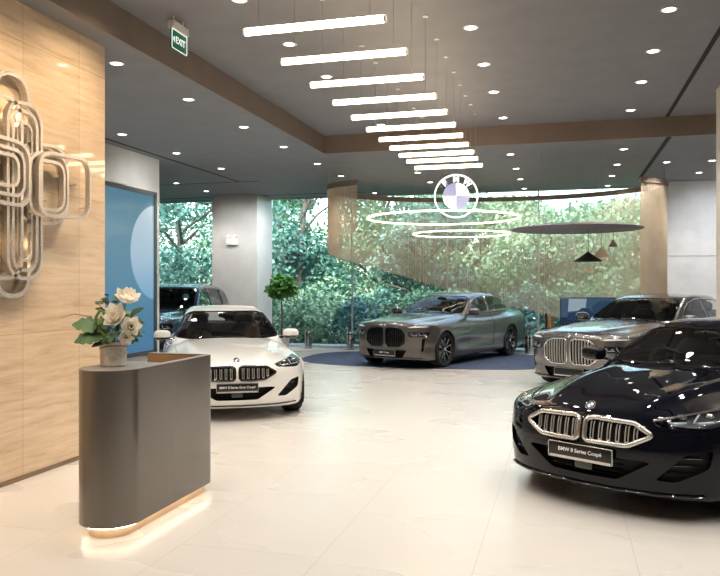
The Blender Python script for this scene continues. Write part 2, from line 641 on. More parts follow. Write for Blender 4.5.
def stretched(P, ds, dz, at=2.0):
    """the four-door sister: longer behind the cowl and taller in the cabin"""
    Q = dict(P)
    def mv(s): return s + ds * min(1.0, max(0.0, (s - at) / 1.2))
    for k in ('hood', 'plan', 'gplan', 'bottom'): Q[k] = [(mv(s), z) for s, z in P[k]]
    Q['roof'] = [(mv(s), z + dz * min(1, max(0, (z - 0.95) / 0.3))) for s, z in P['roof']]
    up = lambda z: z + dz * min(1, max(0, (z - 0.95) / 0.3))
    Q['windows'] = [[(mv(s), up(z)) for s, z in w] for w in P['windows']]
    Q['shield'] = [(y, up(z)) for y, z in P['shield']]
    Q['rear'] = [(y, up(z)) for y, z in P['rear']]
    Q['doors'] = [[(mv(s), z) for s, z in w] for w in P['doors']]
    Q['handles'] = [(mv(s), z) for s, z in P['handles']]
    Q['flares'] = [(mv(s), v) for s, v in P['flares']]
    Q['L'] = P['L'] + ds; Q['H'] = P['H'] + dz; Q['sR'] = P['sR'] + ds
    return Q

GRAN = stretched(COUPE, 0.22, 0.065)
GRAN['lipz'] = 0.205; GRAN['kframe'] = 0.013
GRAN['doors'] = [[(1.82, 0.30), (2.98, 0.30), (3.02, 0.93), (1.82, 0.93)], [(3.0, 0.30), (3.35, 0.30), (3.55, 0.60), (3.75, 0.93), (3.04, 0.93)]]
GRAN['handles'] = [(2.88, 0.80), (3.6, 0.83)]

LIMO = dict(
    L=5.39, H=1.544, sF=0.88, sR=4.095, wr=0.372, track=0.955, cowl=1.78,
    hood=[(-0.05, 0.90), (0.06, 0.935), (0.2, 0.965), (0.5, 1.005), (1.0, 1.05), (1.5, 1.085), (1.8, 1.10), (2.6, 1.06), (3.6, 1.08), (4.4, 1.12), (5.0, 1.13), (5.39, 1.09)],
    crown=0.095, ridges=[(0.34, 0.66, 0.18, 0.016)],
    plan=[(0.0, 0.955), (0.5, 0.962), (0.9, 0.965), (1.6, 0.955), (2.6, 0.955), (3.6, 0.962), (4.2, 0.968), (4.8, 0.93), (5.39, 0.83)],
    sidez=[(0.10, 0.10), (0.18, 0.05), (0.28, 0.025), (0.42, 0.012), (0.60, 0.0), (0.80, 0.004), (0.90, 0.022), (1.0, 0.065), (1.1, 0.13), (1.2, 0.22)],
    flares=[(0.88, 0.008), (4.095, 0.008)], scoop=0.02, scoopz=0.46,
    nose=[(0.10, 0.14), (0.18, 0.06), (0.28, 0.03), (0.42, 0.025), (0.55, 0.005), (0.70, 0.0), (0.84, 0.012), (0.92, 0.04), (1.05, 0.15)],
    bow=[(0, 0), (0.2, 0.008), (0.4, 0.03), (0.55, 0.062), (0.7, 0.13), (0.8, 0.21), (0.88, 0.33), (0.96, 0.55)],
    tail=[(0.1, 0.2), (0.3, 0.08), (0.6, 0.03), (0.95, 0.0), (1.1, 0.03)],
    bowr=[(0, 0), (0.4, 0.03), (0.7, 0.11), (0.85, 0.24), (0.95, 0.45)],
    bottom=[(0.0, 0.19), (0.4, 0.17), (2.4, 0.18), (4.6, 0.19), (5.39, 0.26)],
    roof=[(1.3, 0.88), (1.6, 1.02), (1.78, 1.095), (2.1, 1.25), (2.5, 1.425), (2.8, 1.505), (3.2, 1.543), (3.7, 1.53), (4.2, 1.44), (4.6, 1.315), (4.95, 1.185), (5.3, 1.03), (5.5, 0.93)],
    gplan=[(1.3, 0.83), (1.8, 0.85), (2.6, 0.855), (3.6, 0.84), (4.2, 0.78), (4.8, 0.66), (5.4, 0.48)],
    tumble=0.44, belt=1.04, rcrown=0.06, wcurve=0.20, k1=0.10, k2=0.06, kg=0.08,
    shield=[(0.76, 1.105), (0.63, 1.40), (0.48, 1.452), (-0.48, 1.452), (-0.63, 1.40), (-0.76, 1.105), (-0.5, 1.07), (0.5, 1.07)],
    windows=[[(2.12, 1.10), (3.14, 1.11), (3.14, 1.452), (2.9, 1.445), (2.62, 1.385), (2.4, 1.285)],
             [(3.20, 1.112), (4.12, 1.13), (4.16, 1.15), (4.10, 1.355), (3.9, 1.41), (3.6, 1.45), (3.20, 1.453)],
             [(4.16, 1.135), (4.56, 1.155), (4.58, 1.175), (4.38, 1.275), (4.16, 1.345)]],
    rear=[(0.60, 1.20), (0.50, 1.42), (-0.50, 1.42), (-0.60, 1.20)],
    doors=[[(1.92, 0.34), (3.14, 0.34), (3.17, 1.07), (1.92, 1.06)], [(3.16, 0.34), (3.68, 0.34), (3.86, 0.66), (4.22, 1.10), (3.19, 1.07)]],
    handles=[(2.98, 0.90), (4.0, 0.93)],
    hoodline=[(0.13, -0.42), (0.13, 0.42), (0.26, 0.62), (0.6, 0.76), (1.62, 0.815), (1.74, 0.6), (1.78, 0.0), (1.74, -0.6), (1.62, -0.815), (0.6, -0.76), (0.26, -0.62)],
    kidney=[(0.032, 0.50), (0.08, 0.445), (0.34, 0.445), (0.465, 0.53), (0.465, 0.72), (0.40, 0.80), (0.30, 0.835), (0.08, 0.845), (0.032, 0.81)],
    slats=[0.075, 0.125, 0.175, 0.225, 0.275, 0.325, 0.375, 0.425], slat='bar', kframe=0.012, lipz=0.225,
    intake=[(-0.40, 0.23), (0.40, 0.23), (0.50, 0.38), (-0.50, 0.38)],
    corner=[(0.76, 0.36), (0.80, 0.36), (0.83, 0.62), (0.79, 0.62)],
    lamp=[(0.53, 0.67), (0.60, 0.655), (0.86, 0.655), (0.89, 0.745), (0.54, 0.755)],
    drl=[(0.52, 0.845), (0.56, 0.828), (0.86, 0.845), (0.875, 0.87), (0.60, 0.872)],
    plate=(0.315, 0.52, 0.125), emblem=('front', 0.885), mirror=(2.06, 1.12), seatz=0.09,
)

SUV = dict(LIMO)
SUV.update(
    L=4.94, H=1.76, sF=0.86, sR=3.83, wr=0.375, track=0.975, cowl=1.55,
    hood=[(-0.05, 1.0), (0.06, 1.035), (0.2, 1.07), (0.5, 1.115), (1.0, 1.16), (1.4, 1.19), (1.6, 1.20), (2.6, 1.16), (3.6, 1.17), (4.94, 1.16)],
    plan=[(0.0, 0.97), (0.9, 0.985), (1.6, 0.975), (2.6, 0.975), (3.8, 0.985), (4.5, 0.95), (4.94, 0.88)],
    sidez=[(0.10, 0.10), (0.2, 0.05), (0.32, 0.02), (0.60, 0.0), (0.90, 0.004), (1.0, 0.02), (1.1, 0.06), (1.2, 0.13), (1.3, 0.22)],
    flares=[(0.86, 0.012), (3.83, 0.012)], scoopz=0.5,
    nose=[(0.10, 0.16), (0.2, 0.07), (0.35, 0.03), (0.55, 0.005), (0.75, 0.0), (0.92, 0.015), (1.02, 0.05), (1.15, 0.16)],
    roof=[(1.1, 1.0), (1.4, 1.135), (1.55, 1.20), (1.9, 1.43), (2.2, 1.605), (2.5, 1.705), (3.0, 1.755), (3.8, 1.735), (4.4, 1.66), (4.62, 1.52), (4.8, 1.25), (4.9, 1.05)],
    gplan=[(1.1, 0.84), (1.6, 0.87), (2.6, 0.88), (3.6, 0.86), (4.4, 0.80), (4.9, 0.72)],
    tumble=0.36, belt=1.14, kg=0.09,
    tail=[(0.1, 0.2), (0.3, 0.08), (0.6, 0.03), (1.0, 0.0), (1.2, 0.03)],
    bottom=[(0.0, 0.26), (0.4, 0.24), (2.4, 0.25), (4.3, 0.26), (4.94, 0.34)],
    shield=[(0.78, 1.21), (0.68, 1.56), (0.52, 1.635), (-0.52, 1.635), (-0.68, 1.56), (-0.78, 1.21), (-0.5, 1.175), (0.5, 1.175)],
    windows=[[(1.86, 1.20), (2.80, 1.21), (2.80, 1.65), (2.55, 1.63), (2.3, 1.55)],
             [(2.86, 1.21), (3.70, 1.22), (3.74, 1.62), (3.3, 1.655), (2.86, 1.655)],
             [(3.80, 1.24), (4.36, 1.28), (4.30, 1.56), (3.80, 1.615)]],
    rear=[(0.66, 1.25), (0.58, 1.58), (-0.58, 1.58), (-0.66, 1.25)],
    doors=[[(1.66, 0.42), (2.81, 0.42), (2.84, 1.16), (1.66, 1.15)], [(2.83, 0.42), (3.4, 0.42), (3.6, 0.75), (3.8, 1.18), (2.86, 1.16)]],
    handles=[(2.66, 1.0), (3.62, 1.02)],
    hoodline=[(0.13, -0.42), (0.13, 0.42), (0.26, 0.62), (0.6, 0.76), (1.42, 0.83), (1.52, 0.6), (1.55, 0.0), (1.52, -0.6), (1.42, -0.83), (0.6, -0.76), (0.26, -0.62)],
    kidney=[(0.03, 0.58), (0.07, 0.54), (0.30, 0.55), (0.38, 0.62), (0.38, 0.80), (0.30, 0.885), (0.08, 0.895), (0.03, 0.86)],
    slats=[0.075, 0.125, 0.175, 0.225, 0.275, 0.325],
    intake=[(-0.45, 0.32), (0.45, 0.32), (0.52, 0.46), (-0.52, 0.46)],
    corner=[(0.62, 0.40), (0.78, 0.42), (0.82, 0.56), (0.68, 0.53)],
    lamp=[(0.47, 0.84), (0.52, 0.79), (0.84, 0.80), (0.88, 0.86), (0.85, 0.93), (0.56, 0.92)],
    plate=(0.42, 0.52, 0.12), emblem=('front', 0.945), mirror=(1.80, 1.22), seatz=0.25,
)
LIMO['drl_on'] = True
SUV['lipz'] = 0.33; SUV.pop('drl'); SUV['drl_on'] = False

# ------------------------------------------------------------------ shared car materials
M_BLACK = pbr('black_plastic', (0.008, 0.008, 0.009), 0.45, spec=0.2)
M_GLOSSB = pbr('gloss_black_trim', (0.006, 0.006, 0.007), 0.08, coat=0.6)
M_CHROME = pbr('chrome', (0.82, 0.81, 0.79), 0.12, 1.0)
M_SATIN = pbr('satin_metal', (0.62, 0.61, 0.60), 0.24, 0.95)
M_SLAT = pbr('slat_metal', (0.72, 0.71, 0.69), 0.32, 0.6)
M_TYRE = pbr('tyre_rubber', (0.012, 0.012, 0.012), 0.75)
M_RIMDK = pbr('dark_wheel_metal', (0.06, 0.06, 0.065), 0.25, 0.9)
M_RIMCUT = pbr('machined_wheel_metal', (0.55, 0.55, 0.56), 0.22, 1.0)
M_DISC = pbr('brake_metal', (0.22, 0.22, 0.22), 0.35, 1.0)
M_CARGLASS = thin_glass('car_glass', (0.58, 0.63, 0.64), 1.5)
M_LAMPGLASS = thin_glass('lamp_glass', (0.85, 0.88, 0.9), 1.45)
M_LED = pbr('lamp_led', (0.85, 0.88, 0.92), 0.15, 0.3, emis=(0.85, 0.92, 1.0), estr=0.15)
M_LAMPIN = pbr('lamp_inner', (0.10, 0.10, 0.11), 0.25, 0.7)
M_PLATE = pbr('plate_black', (0.008, 0.008, 0.008), 0.3)
M_WHITE = pbr('white_lettering', (0.85, 0.85, 0.85), 0.5)
M_BLUE = pbr('emblem_blue', (0.10, 0.25, 0.62), 0.25, coat=0.5)
M_DASH = pbr('dark_dashboard', (0.02, 0.02, 0.022), 0.6)
M_SEAM = pbr('panel_gap', (0.004, 0.004, 0.004), 0.8)
M_RED = pbr('tail_lamp_red', (0.35, 0.01, 0.01), 0.15, coat=0.8)

def roundel(parent, M, r, name='emblem'):
    """blue and white quartered badge in a black ring, lying in the local xy plane of M"""
    mb = MB()
    n = 32
    mb.lathe([(r, 0.0), (r, r * 0.10), (r * 0.94, r * 0.16), (r * 0.88, r * 0.12), (r * 0.62, r * 0.12), (r * 0.58, r * 0.16), (r * 0.54, r * 0.12), (0, r * 0.12)], n)
    e = MB()
    def ring(a, b, h, mi):
        vs = []; fs = []
        for k in range(n):
            t = 2 * PI * k / n
            vs += [(a * math.cos(t), a * math.sin(t), h), (b * math.cos(t), b * math.sin(t), h)]
        for k in range(n):
            l = (k + 1) % n
            fs.append((2 * k, 2 * k + 1, 2 * l + 1, 2 * l))
        e.add(vs, fs, mi)
    ring(r * 0.9, r * 1.0, r * 0.14, 0)
    ring(r * 0.58, r * 0.9, r * 0.12, 1)
    for q in range(4):
        vs = [(0, 0, r * 0.14)] + [(r * 0.58 * math.cos(q * PI / 2 + k * PI / 16), r * 0.58 * math.sin(q * PI / 2 + k * PI / 16), r * 0.14) for k in range(9)]
        e.add(vs, [(0, k, k + 1) for k in range(1, 9)], 2 if q % 2 == 1 else 3)
    e.v = [tuple(M @ Vector(p)) for p in e.v]
    mb.v = [tuple(M @ Vector(p)) for p in mb.v]
    e.mi = e.mi + [0] * len(mb.f)
    o = len(e.v)
    e.v += mb.v
    e.f += [tuple(i + o for i in f) for f in mb.f]
    return e.build(name, [M_CHROME, M_GLOSSB, M_BLUE, M_WHITE], parent, smooth=30, weld=False)

def seat_mesh(mat, name, parent, loc, w=0.50, head=True, wide=False, tilt=0.28):
    mb = MB()
    mb.ellipsoid((0.02, 0, 0.30), (0.28, w / 2, 0.10), 16, 8, e=0.55)
    M = Matrix.Translation((-0.26, 0, 0.62)) @ Matrix.Rotation(-tilt, 4, 'Y')
    mb.ellipsoid((0, 0, 0), (0.085, w / 2, 0.37), 16, 10, M=M, e=0.6)
    if head:
        for yy in ([0] if not wide else [-0.38, 0.38]):
            M2 = Matrix.Translation((-0.38, yy, 1.03)) @ Matrix.Rotation(-tilt * 0.7, 4, 'Y')
            mb.ellipsoid((0, 0, 0), (0.055, 0.13, 0.095), 14, 8, M=M2, e=0.65)
            mb.tube([(-0.36, yy - 0.06, 0.9), (-0.375, yy - 0.06, 1.0)], 0.008, 6)
            mb.tube([(-0.36, yy + 0.06, 0.9), (-0.375, yy + 0.06, 1.0)], 0.008, 6)
    o = mb.build(name, mat, parent, smooth=60)
    o.location = loc
    return o

def build_wheel(parent, wr, loc, side, spokes=5, cut=True, wname='wheel'):
    """wheel lying with its axle along y; the outer face looks to +y for side=1"""
    wheel = None
    M = Matrix.Rotation(-PI / 2, 4, 'X')   # local z -> +y
    R = wr
    t = MB()
    rr = R * 0.735
    t.lathe([(rr, -0.12), (R * 0.93, -0.125), (R * 0.985, -0.105), (R, -0.07), (R, 0.07), (R * 0.985, 0.105), (R * 0.93, 0.125), (R * 0.80, 0.122), (rr, 0.10), (rr * 0.97, 0.05), (rr * 0.97, -0.08)], 48, M=M, closed=True)
    wheel = t.build(wname, M_TYRE, parent, smooth=40)
    wheel.location = loc
    if side < 0: wheel.rotation_euler = (0, 0, PI)
    b = MB()
    b.lathe([(rr * 0.99, 0.10), (rr * 0.965, 0.108), (rr * 0.93, 0.09), (rr * 0.91, 0.02), (rr * 0.90, -0.10), (rr * 0.96, -0.11), (rr * 0.985, -0.09), (rr * 0.985, 0.08)], 48, M=M, closed=True)
    n = spokes * 2
    for k in range(n):
        an = 2 * PI * (k // 2) / spokes + (0.16 if k % 2 else -0.16)
        a2 = 2 * PI * (k // 2) / spokes + (0.30 if k % 2 else -0.30)
        ca, sa = math.cos(an), math.sin(an)
        p0 = Vector((ca * rr * 0.16, sa * rr * 0.16, 0.075))
        p1 = Vector((math.cos(an * .5 + a2 * .5) * rr * 0.55, math.sin(an * .5 + a2 * .5) * rr * 0.55, 0.085))
        p2 = Vector((math.cos(a2) * rr * 0.95, math.sin(a2) * rr * 0.95, 0.09))
        pts = [M @ p for p in (p0, p1, p2)]
        b.tube(pts, [0.022, 0.018, 0.022], 6, ry=0.014, flat=tuple((M @ Vector((-sa, ca, 0)))))
    b.lathe([(0, 0.10), (rr * 0.16, 0.098), (rr * 0.22, 0.08), (rr * 0.22, 0.02), (0, 0.02)], 24, M=M)
    rim = b.build('rim', M_RIMDK, wheel, smooth=35)
    if cut:
        c = MB()
        for k in range(n):
            a2 = 2 * PI * (k // 2) / spokes + (0.30 if k % 2 else -0.30)
            an = 2 * PI * (k // 2) / spokes + (0.16 if k % 2 else -0.16)
            am = an * .5 + a2 * .5
            pts = [M @ Vector((math.cos(an) * rr * 0.25, math.sin(an) * rr * 0.25, 0.092)), M @ Vector((math.cos(am) * rr * 0.55, math.sin(am) * rr * 0.55, 0.1)), M @ Vector((math.cos(a2) * rr * 0.93, math.sin(a2) * rr * 0.93, 0.104))]
            c.tube(pts, [0.006, 0.009, 0.013], 4, ry=0.003, flat=tuple((M @ Vector((-math.sin(am), math.cos(am), 0)))))
        c.build('spoke_face', M_RIMCUT, wheel, smooth=35)
    d = MB()
    d.lathe([(rr * 0.2, 0.0), (rr * 0.78, 0.0), (rr * 0.78, -0.03), (rr * 0.2, -0.03)], 36, M=M)
    d.build('brake_disc', M_DISC, wheel, smooth=35)
    roundel(wheel, M @ Matrix.Translation((0, 0, 0.098)), rr * 0.14, 'hub_cap')
    return wheel

def make_car(P, name, label, body_mat, seat_mat, loc, rz, plate_text, h=0.022, roof_mat=None, group=None,
             frame_mat=None, slat_mat=None, window_trim=None, badge=True):
    root = thing(name, label, 'car', loc, rz, group)
    frame_mat = frame_mat or M_SATIN
    slat_mat = slat_mat or M_SLAT
    window_trim = window_trim or M_GLOSSB
    S = CarSkin(P, h)
    off = (P['sF'] + P['sR']) / 2
    made = []
    def reg(o):
        o.location = Vector(o.location) + Vector((off, 0, 0))
        made.append(o)
        return o
    ahead = lambda c, n: n.x > 0.12 and c.x > -1.0
    # wheel arches
    dead = []
    ar = P['wr'] + 0.035
    for sx in (P['sF'], P['sR']):
        poly = [(-sx + ar * math.cos(2 * PI * k / 30), P['wr'] + ar * math.sin(2 * PI * k / 30)) for k in range(30)]
        for sg in (1, -1):
            fs, pid = S.cut('wheel_arch', poly, 'side', lambda c, n, sg=sg: c.y * sg > 0.45 and n.z < 0.7)
            lp = S.loop(fs)
            mb = MB()
            prof = [(ar + 0.004, 0.0), (ar + 0.004, 0.40), (0.0, 0.40)]
            Mx = Matrix.Translation((-sx, 0.935 * sg, P['wr'])) @ Matrix.Rotation(PI / 2 * sg, 4, 'X')
            mb.lathe(prof, 30, M=Mx, cap0=False)
            mb.v = [(x, y, max(z, 0.14)) for x, y, z in mb.v]
            reg(mb.build('wheel_well', M_SEAM, root, smooth=40))
            dead.append(pid)
            if lp:
                up = [p for p in lp]
                t = MB(); t.tube(evenly(up, 0.05), 0.006, 6, closed=True)
                t.v = [(x, y, z) for x, y, z in t.v]
                reg(t.build('arch_lip', body_mat, root))
    # glass
    openings = {}
    fs, pid = S.cut('windshield', round_poly(P['shield'], 0.05), 'front', lambda c, n: n.x > 0.15 and c.z > P['hood'][5][1] - 0.1 and c.x < -P['cowl'] + 0.25, xr=(-P['cowl'] - 1.6, -P['cowl'] + 0.3))
    openings['windshield'] = [(pid, S.loop(fs))]
    fs, pid = S.cut('rear_window', round_poly(P['rear'], 0.06), 'front', lambda c, n: n.x < -0.12 and c.x < -3.2, xr=(-P['L'], -3.1))
    openings['rear_window'] = [(pid, S.loop(fs))]
    openings['side_window'] = []
    for w in P['windows']:
        for sg in (1, -1):
            fs, pid = S.cut('side_window', round_poly([(-s, z) for s, z in w], 0.025, 3), 'side', lambda c, n, sg=sg: c.y * sg > 0.3 and n.y * sg > 0.3)
            openings['side_window'].append((pid, S.loop(fs)))
    # front openings
    cav = MB(); wall = MB()
    dark_ids = []
    kid = []
    for sg in (1, -1):
        poly = [(y * sg, z) for y, z in P['kidney']]
        fs, pid = S.cut('kidney', round_poly(poly, 0.02, 3), 'front', ahead)
        kid.append((sg, S.loop(fs)))
        S.recess(fs, (-0.055, 0, 0), cav, wall)
        dark_ids.append(pid)
    fs, pid = S.cut('intake', round_poly(P['intake'], 0.03, 3), 'front', ahead)
    intake_loop = S.loop(fs)
    S.recess(fs, (-0.09, 0, 0), cav, wall); dark_ids.append(pid)
    cl = []
    for sg in (1, -1):
        fs, pid = S.cut('corner', round_poly([(y * sg, z) for y, z in P['corner']], 0.03, 3), 'front', ahead)
        cl.append(S.loop(fs))
        S.recess(fs, (-0.06, 0, 0), cav, wall); dark_ids.append(pid)
    lamps = []
    for sg in (1, -1):
        fs, pid = S.cut('headlamp_cover', round_poly([(y * sg, z) for y, z in P['lamp']], 0.02, 3), 'front', lambda c, n: n.x > 0.05 and c.x > -1.0)
        lb = MB(); lw = MB()
        S.recess(fs, (-0.075, -0.01 * sg, 0), lb, lw)
        lamps.append((sg, pid, S.loop(fs), lb, lw))
    drls = []
    if P.get('drl_on'):
        for sg in (1, -1):
            fs, pid = S.cut('day_lamp', round_poly([(y * sg, z) for y, z in P['drl']], 0.01, 3), 'front', lambda c, n: n.x > 0.05 and c.x > -1.0)
            drls.append((sg, pid, S.loop(fs)))
    lip_fs, lip_id = S.cut('lower_lip', [(-1.0, 0.05), (1.0, 0.05), (1.0, P['lipz'] + 0.03), (0.7, P['lipz']), (-0.7, P['lipz']), (-1.0, P['lipz'] + 0.03)], 'front', lambda c, n: n.x > 0.02 and c.x > -0.55 and c.z < 0.5)
    # hood and doors
    hood_fs, hood_id = S.cut('hood', [(-s, y) for s, y in P['hoodline']], 'top', lambda c, n: n.z > 0.35 and c.x > -P['cowl'] - 0.1)
    hood_loop = S.loop(hood_fs)
    door_ids = []
    for d in P['doors']:
        for sg in (1, -1):
            fs, pid = S.cut('door', round_poly([(-s, z) for s, z in d], 0.05, 3), 'side', lambda c, n, sg=sg: c.y * sg > 0.5 and n.y * sg > 0.25)
            door_ids.append((pid, S.loop(fs), sg, d))
    tails = []
    zt = P['hood'][-1][1] - 0.14
    for sg in (1, -1):
        fs, pid = S.cut('tail_lamp', round_poly([(0.30 * sg, zt), (0.30 * sg, zt + 0.07), (0.84 * sg, zt + 0.09), (0.84 * sg, zt - 0.04)], 0.02, 3), 'front', lambda c, n: n.x < -0.15 and c.x < -P['L'] + 0.7, xr=(-P['L'] - 0.1, -P['L'] + 0.8))
        tails.append(pid)
    roof_id = None
    if roof_mat is not None:
        top = P['roof']
        s0, s1 = P['cowl'] + 0.62, P['sR'] + 0.25
        fs, roof_id = S.cut('roof_panel', [(-s0, 0.5), (-s0 - 0.15, 0.62), (-s1 + 0.2, 0.58), (-s1, 0.45), (-s1, -0.45), (-s1 + 0.2, -0.58), (-s0 - 0.15, -0.62), (-s0, -0.5)], 'top', lambda c, n: n.z > 0.6 and c.z > P['H'] - 0.25)

    # ---- emit the skin parts
    body = reg(link_mesh('body_shell', S.part_mesh(0, 'body_shell'), body_mat, root))
    reg(link_mesh('lower_lip', S.part_mesh(lip_id, 'lower_lip'), M_GLOSSB if P['lipz'] > 0.24 else M_BLACK, root))
    hood = reg(link_mesh('hood', S.part_mesh(hood_id, 'hood'), body_mat, root))
    def seam(lp, parent_o, r=0.0028, name='panel_gap', mat=M_SEAM):
        if not lp: return
        t = MB(); t.tube(evenly(lp, 0.035), r, 5, closed=True)
        o = t.build(name, mat, parent_o)
        return o
    seam(hood_loop, hood)
    if roof_id is not None:
        reg(link_mesh('roof_panel', S.part_mesh(roof_id, 'roof_panel'), roof_mat, root))
    for pid, lp, sg, d in door_ids:
        o = reg(link_mesh('door', S.part_mesh(pid, 'door'), body_mat, root))
        seam(lp, o)
        hs, hz = P['handles'][P['doors'].index(d)]
        p, g = S.hit('side', -hs, hz, sg)
        if p is not None:
            hb = MB()
            hb.tube([p + g * 0.004 + Vector((0.12, 0, 0)), p + g * 0.022 + Vector((0.09, 0, 0)), p + g * 0.024 + Vector((-0.06, 0, 0.004)), p + g * 0.006 + Vector((-0.11, 0, 0.004))], [0.008, 0.013, 0.013, 0.009], 8, ry=0.008)
            hb.build('door_handle', body_mat, o)
    for nm in ('windshield', 'rear_window', 'side_window'):
        for pid, lp in openings[nm]:
            o = reg(link_mesh(nm, S.part_mesh(pid, nm), M_CARGLASS, root))
            t = seam(lp, o, 0.010 if nm != 'side_window' else 0.008, 'window_trim', M_GLOSSB if nm != 'side_window' else window_trim)
    for pid in tails:
        reg(link_mesh('tail_lamp', S.part_mesh(pid, 'tail_lamp'), M_RED, root))
    # ---- grille
    g_back = cav.build('front_intake', M_BLACK, root, smooth=0, weld=False); reg(g_back)
    wall.build('intake_wall', M_GLOSSB, g_back, smooth=0, weld=False)
    mesh_bars = MB()
    for zz in np.arange(P['intake'][0][1] + 0.03, P['intake'][-1][1] - 0.01, 0.035):
        yy = P['intake'][1][0] + 0.04
        ln = S.line('front', [(-yy, zz), (yy, zz)], off=-0.05, step=0.06)
        if len(ln) > 2: mesh_bars.tube(ln, 0.006, 5)
    if mesh_bars.v: mesh_bars.build('intake_mesh', M_GLOSSB, g_back)
    # a small round sensor in the middle of the lower intake
    p, g = S.hit('front', 0.0, P['intake'][0][1] + 0.075)
    if p is None: p = Vector((-0.05, 0, P['intake'][0][1] + 0.075))
    sb = MB(); sb.box(p + Vector((-0.03, 0, 0)), (0.03, 0.15, 0.09)); sb.build('radar_cover', M_GLOSSB, g_back, bevel=0.02)
    for lp in cl:
        if not lp: continue
        ys = [q.y for q in lp]; zs = [q.z for q in lp]
        bars = MB()
        for k in range(3):
            z0 = min(zs) + (max(zs) - min(zs)) * (k + 1) / 4
            sgn = 1 if ys[0] > 0 else -1
            ab = [abs(y) for y in ys]
            ln = S.line('front', [(sgn * (min(ab) + 0.05), z0), (sgn * (max(ab) - 0.04), z0)], off=-0.03, step=0.04)
            if len(ln) > 1: bars.tube(ln, 0.007, 6)
        if bars.v: bars.build('intake_fin', M_GLOSSB, g_back)
    for sg, lp in kid:
        fr = MB()
        lpe = evenly(lp, 0.012)
        r = P['kframe']
        fr.tube([p + Vector((0.004, 0, 0)) for p in lpe], r, 10, closed=True)
        k = reg(fr.build('grille_frame', frame_mat, root, smooth=60))
        zs_lo = {}
        for y0 in P['slats']:
            # find the height of the opening at this y
            zz = [q.z for q in lp if abs(abs(q.y) - y0) < 0.012]
            if len(zz) < 2: continue
            lo, hi = min(zz) + 0.014, max(zz) - (0.022 if P['slat'] == 'u' else 0.012)
            if hi - lo < 0.04: continue
            sl = MB()
            if P['slat'] == 'u':
                w = 0.011
                for dy in (-w, w):
                    pts = S.line('front', [((y0 + dy) * sg, lo + 0.006), ((y0 + dy) * sg, hi)], off=-0.012, step=0.03)
                    sl.tube(pts, 0.0045, 6, ry=0.007)
                a_, _ = S.hit('front', (y0 - w) * sg, lo + 0.006); b_, _ = S.hit('front', (y0 + w) * sg, lo + 0.006)
                sl.tube([a_ + Vector((-0.012, 0, 0)), b_ + Vector((-0.012, 0, 0))], 0.0055, 6)
            else:
                pts = S.line('front', [(y0 * sg, lo), (y0 * sg, hi)], off=-0.010, step=0.03)
                sl.tube(pts, 0.009, 6, ry=0.016)
            sl.build('grille_slat', slat_mat, k, smooth=50)
    # ---- headlamps
    for sg, pid, lp, lb, lw in lamps:
        base = reg(lb.build('headlamp', M_LAMPIN, root, smooth=0, weld=False))
        lw.build('lamp_housing', M_GLOSSB, base, smooth=0, weld=False)
        o = link_mesh('lamp_cover', S.part_mesh(pid, 'lamp_cover'), M_LAMPGLASS, base)
        ys = [abs(q.y) for q in lp]; zs = [q.z for q in lp]
        y0, y1, z0, z1 = min(ys), max(ys), min(zs), max(zs)
        for q in range(2):
            # each daytime light is a bent strip around a projector lens
            ya = y0 + (y1 - y0) * (0.22 + 0.37 * q); yb = ya + (y1 - y0) * 0.27
            zc = (z0 + z1) / 2 + (z1 - z0) * (0.02 + 0.05 * q)
            dz = (z1 - z0) * 0.24
            pts = []
            for yy, zz in ((ya - 0.02, zc + dz), (ya, zc - dz), (ya + 0.03, zc - dz * 1.15), (yb, zc - dz * 0.95)):
                p, g = S.hit('front', yy * sg, zz)
                pts.append(p + Vector((-0.03, 0, 0)))
            led = MB(); led.tube(pts, 0.007, 6); led.build('light_strip', M_LED, base, smooth=60)
            p, g = S.hit('front', (ya + yb) / 2 * sg, zc + dz * 0.1)
            lens = MB(); lens.ellipsoid(p + Vector((-0.055, 0, 0)), (0.02, 0.034, 0.026), 16, 8)
            lens.build('lens', M_CHROME, base, smooth=60)
        # bright strip along the top edge of the lamp
        seam(lp, base, 0.004, 'lamp_rim', M_GLOSSB)
        top = S.line('front', [(sg * P['lamp'][0][0], P['lamp'][0][1] + 0.004), (sg * P['lamp'][-1][0], P['lamp'][-1][1] + 0.002)], off=0.002, step=0.03)
        if len(top) > 2 and not P.get('drl_on'):
            tb = MB(); tb.tube(top, 0.010, 6); tb.build('brow_trim', M_SATIN, base, smooth=60)
    for sg, pid, lp in drls:
        o = reg(link_mesh('day_lamp', S.part_mesh(pid, 'day_lamp'), M_LED, root))
        seam(lp, o, 0.006, 'lamp_rim', M_GLOSSB)
    # ---- plate and badge
    zc, pw, ph = P['plate']
    p, g = S.hit('front', 0, zc)
    pl = MB(); pl.box((p.x + 0.018, 0, zc), (0.016, pw, ph)); 
    plate = reg(pl.build('number_plate', M_PLATE, root, bevel=0.004))
    rimb = MB(); rimb.tube([(p.x + 0.027, y, z) for y, z in round_poly([(-pw / 2, zc - ph / 2), (pw / 2, zc - ph / 2), (pw / 2, zc + ph / 2), (-pw / 2, zc + ph / 2)], 0.01, 3)], 0.004, 6, closed=True)
    rimb.build('plate_rim', M_SATIN, plate)
    sb = MB(); sb.box((p.x + 0.0275, 0, zc - ph / 2 + 0.010), (0.002, pw - 0.02, 0.016)); sb.build('plate_strip', M_SATIN, plate)
    Mt = Matrix.Translation((p.x + 0.0275, 0, zc + 0.008)) @ Matrix.Rotation(PI / 2, 4, 'Z') @ Matrix.Rotation(PI / 2, 4, 'X')
    if plate_text: text_mesh('plate_lettering', plate_text, 0.040, M_WHITE, plate, M=Mt, extrude=0.0008, bold=0.0006)
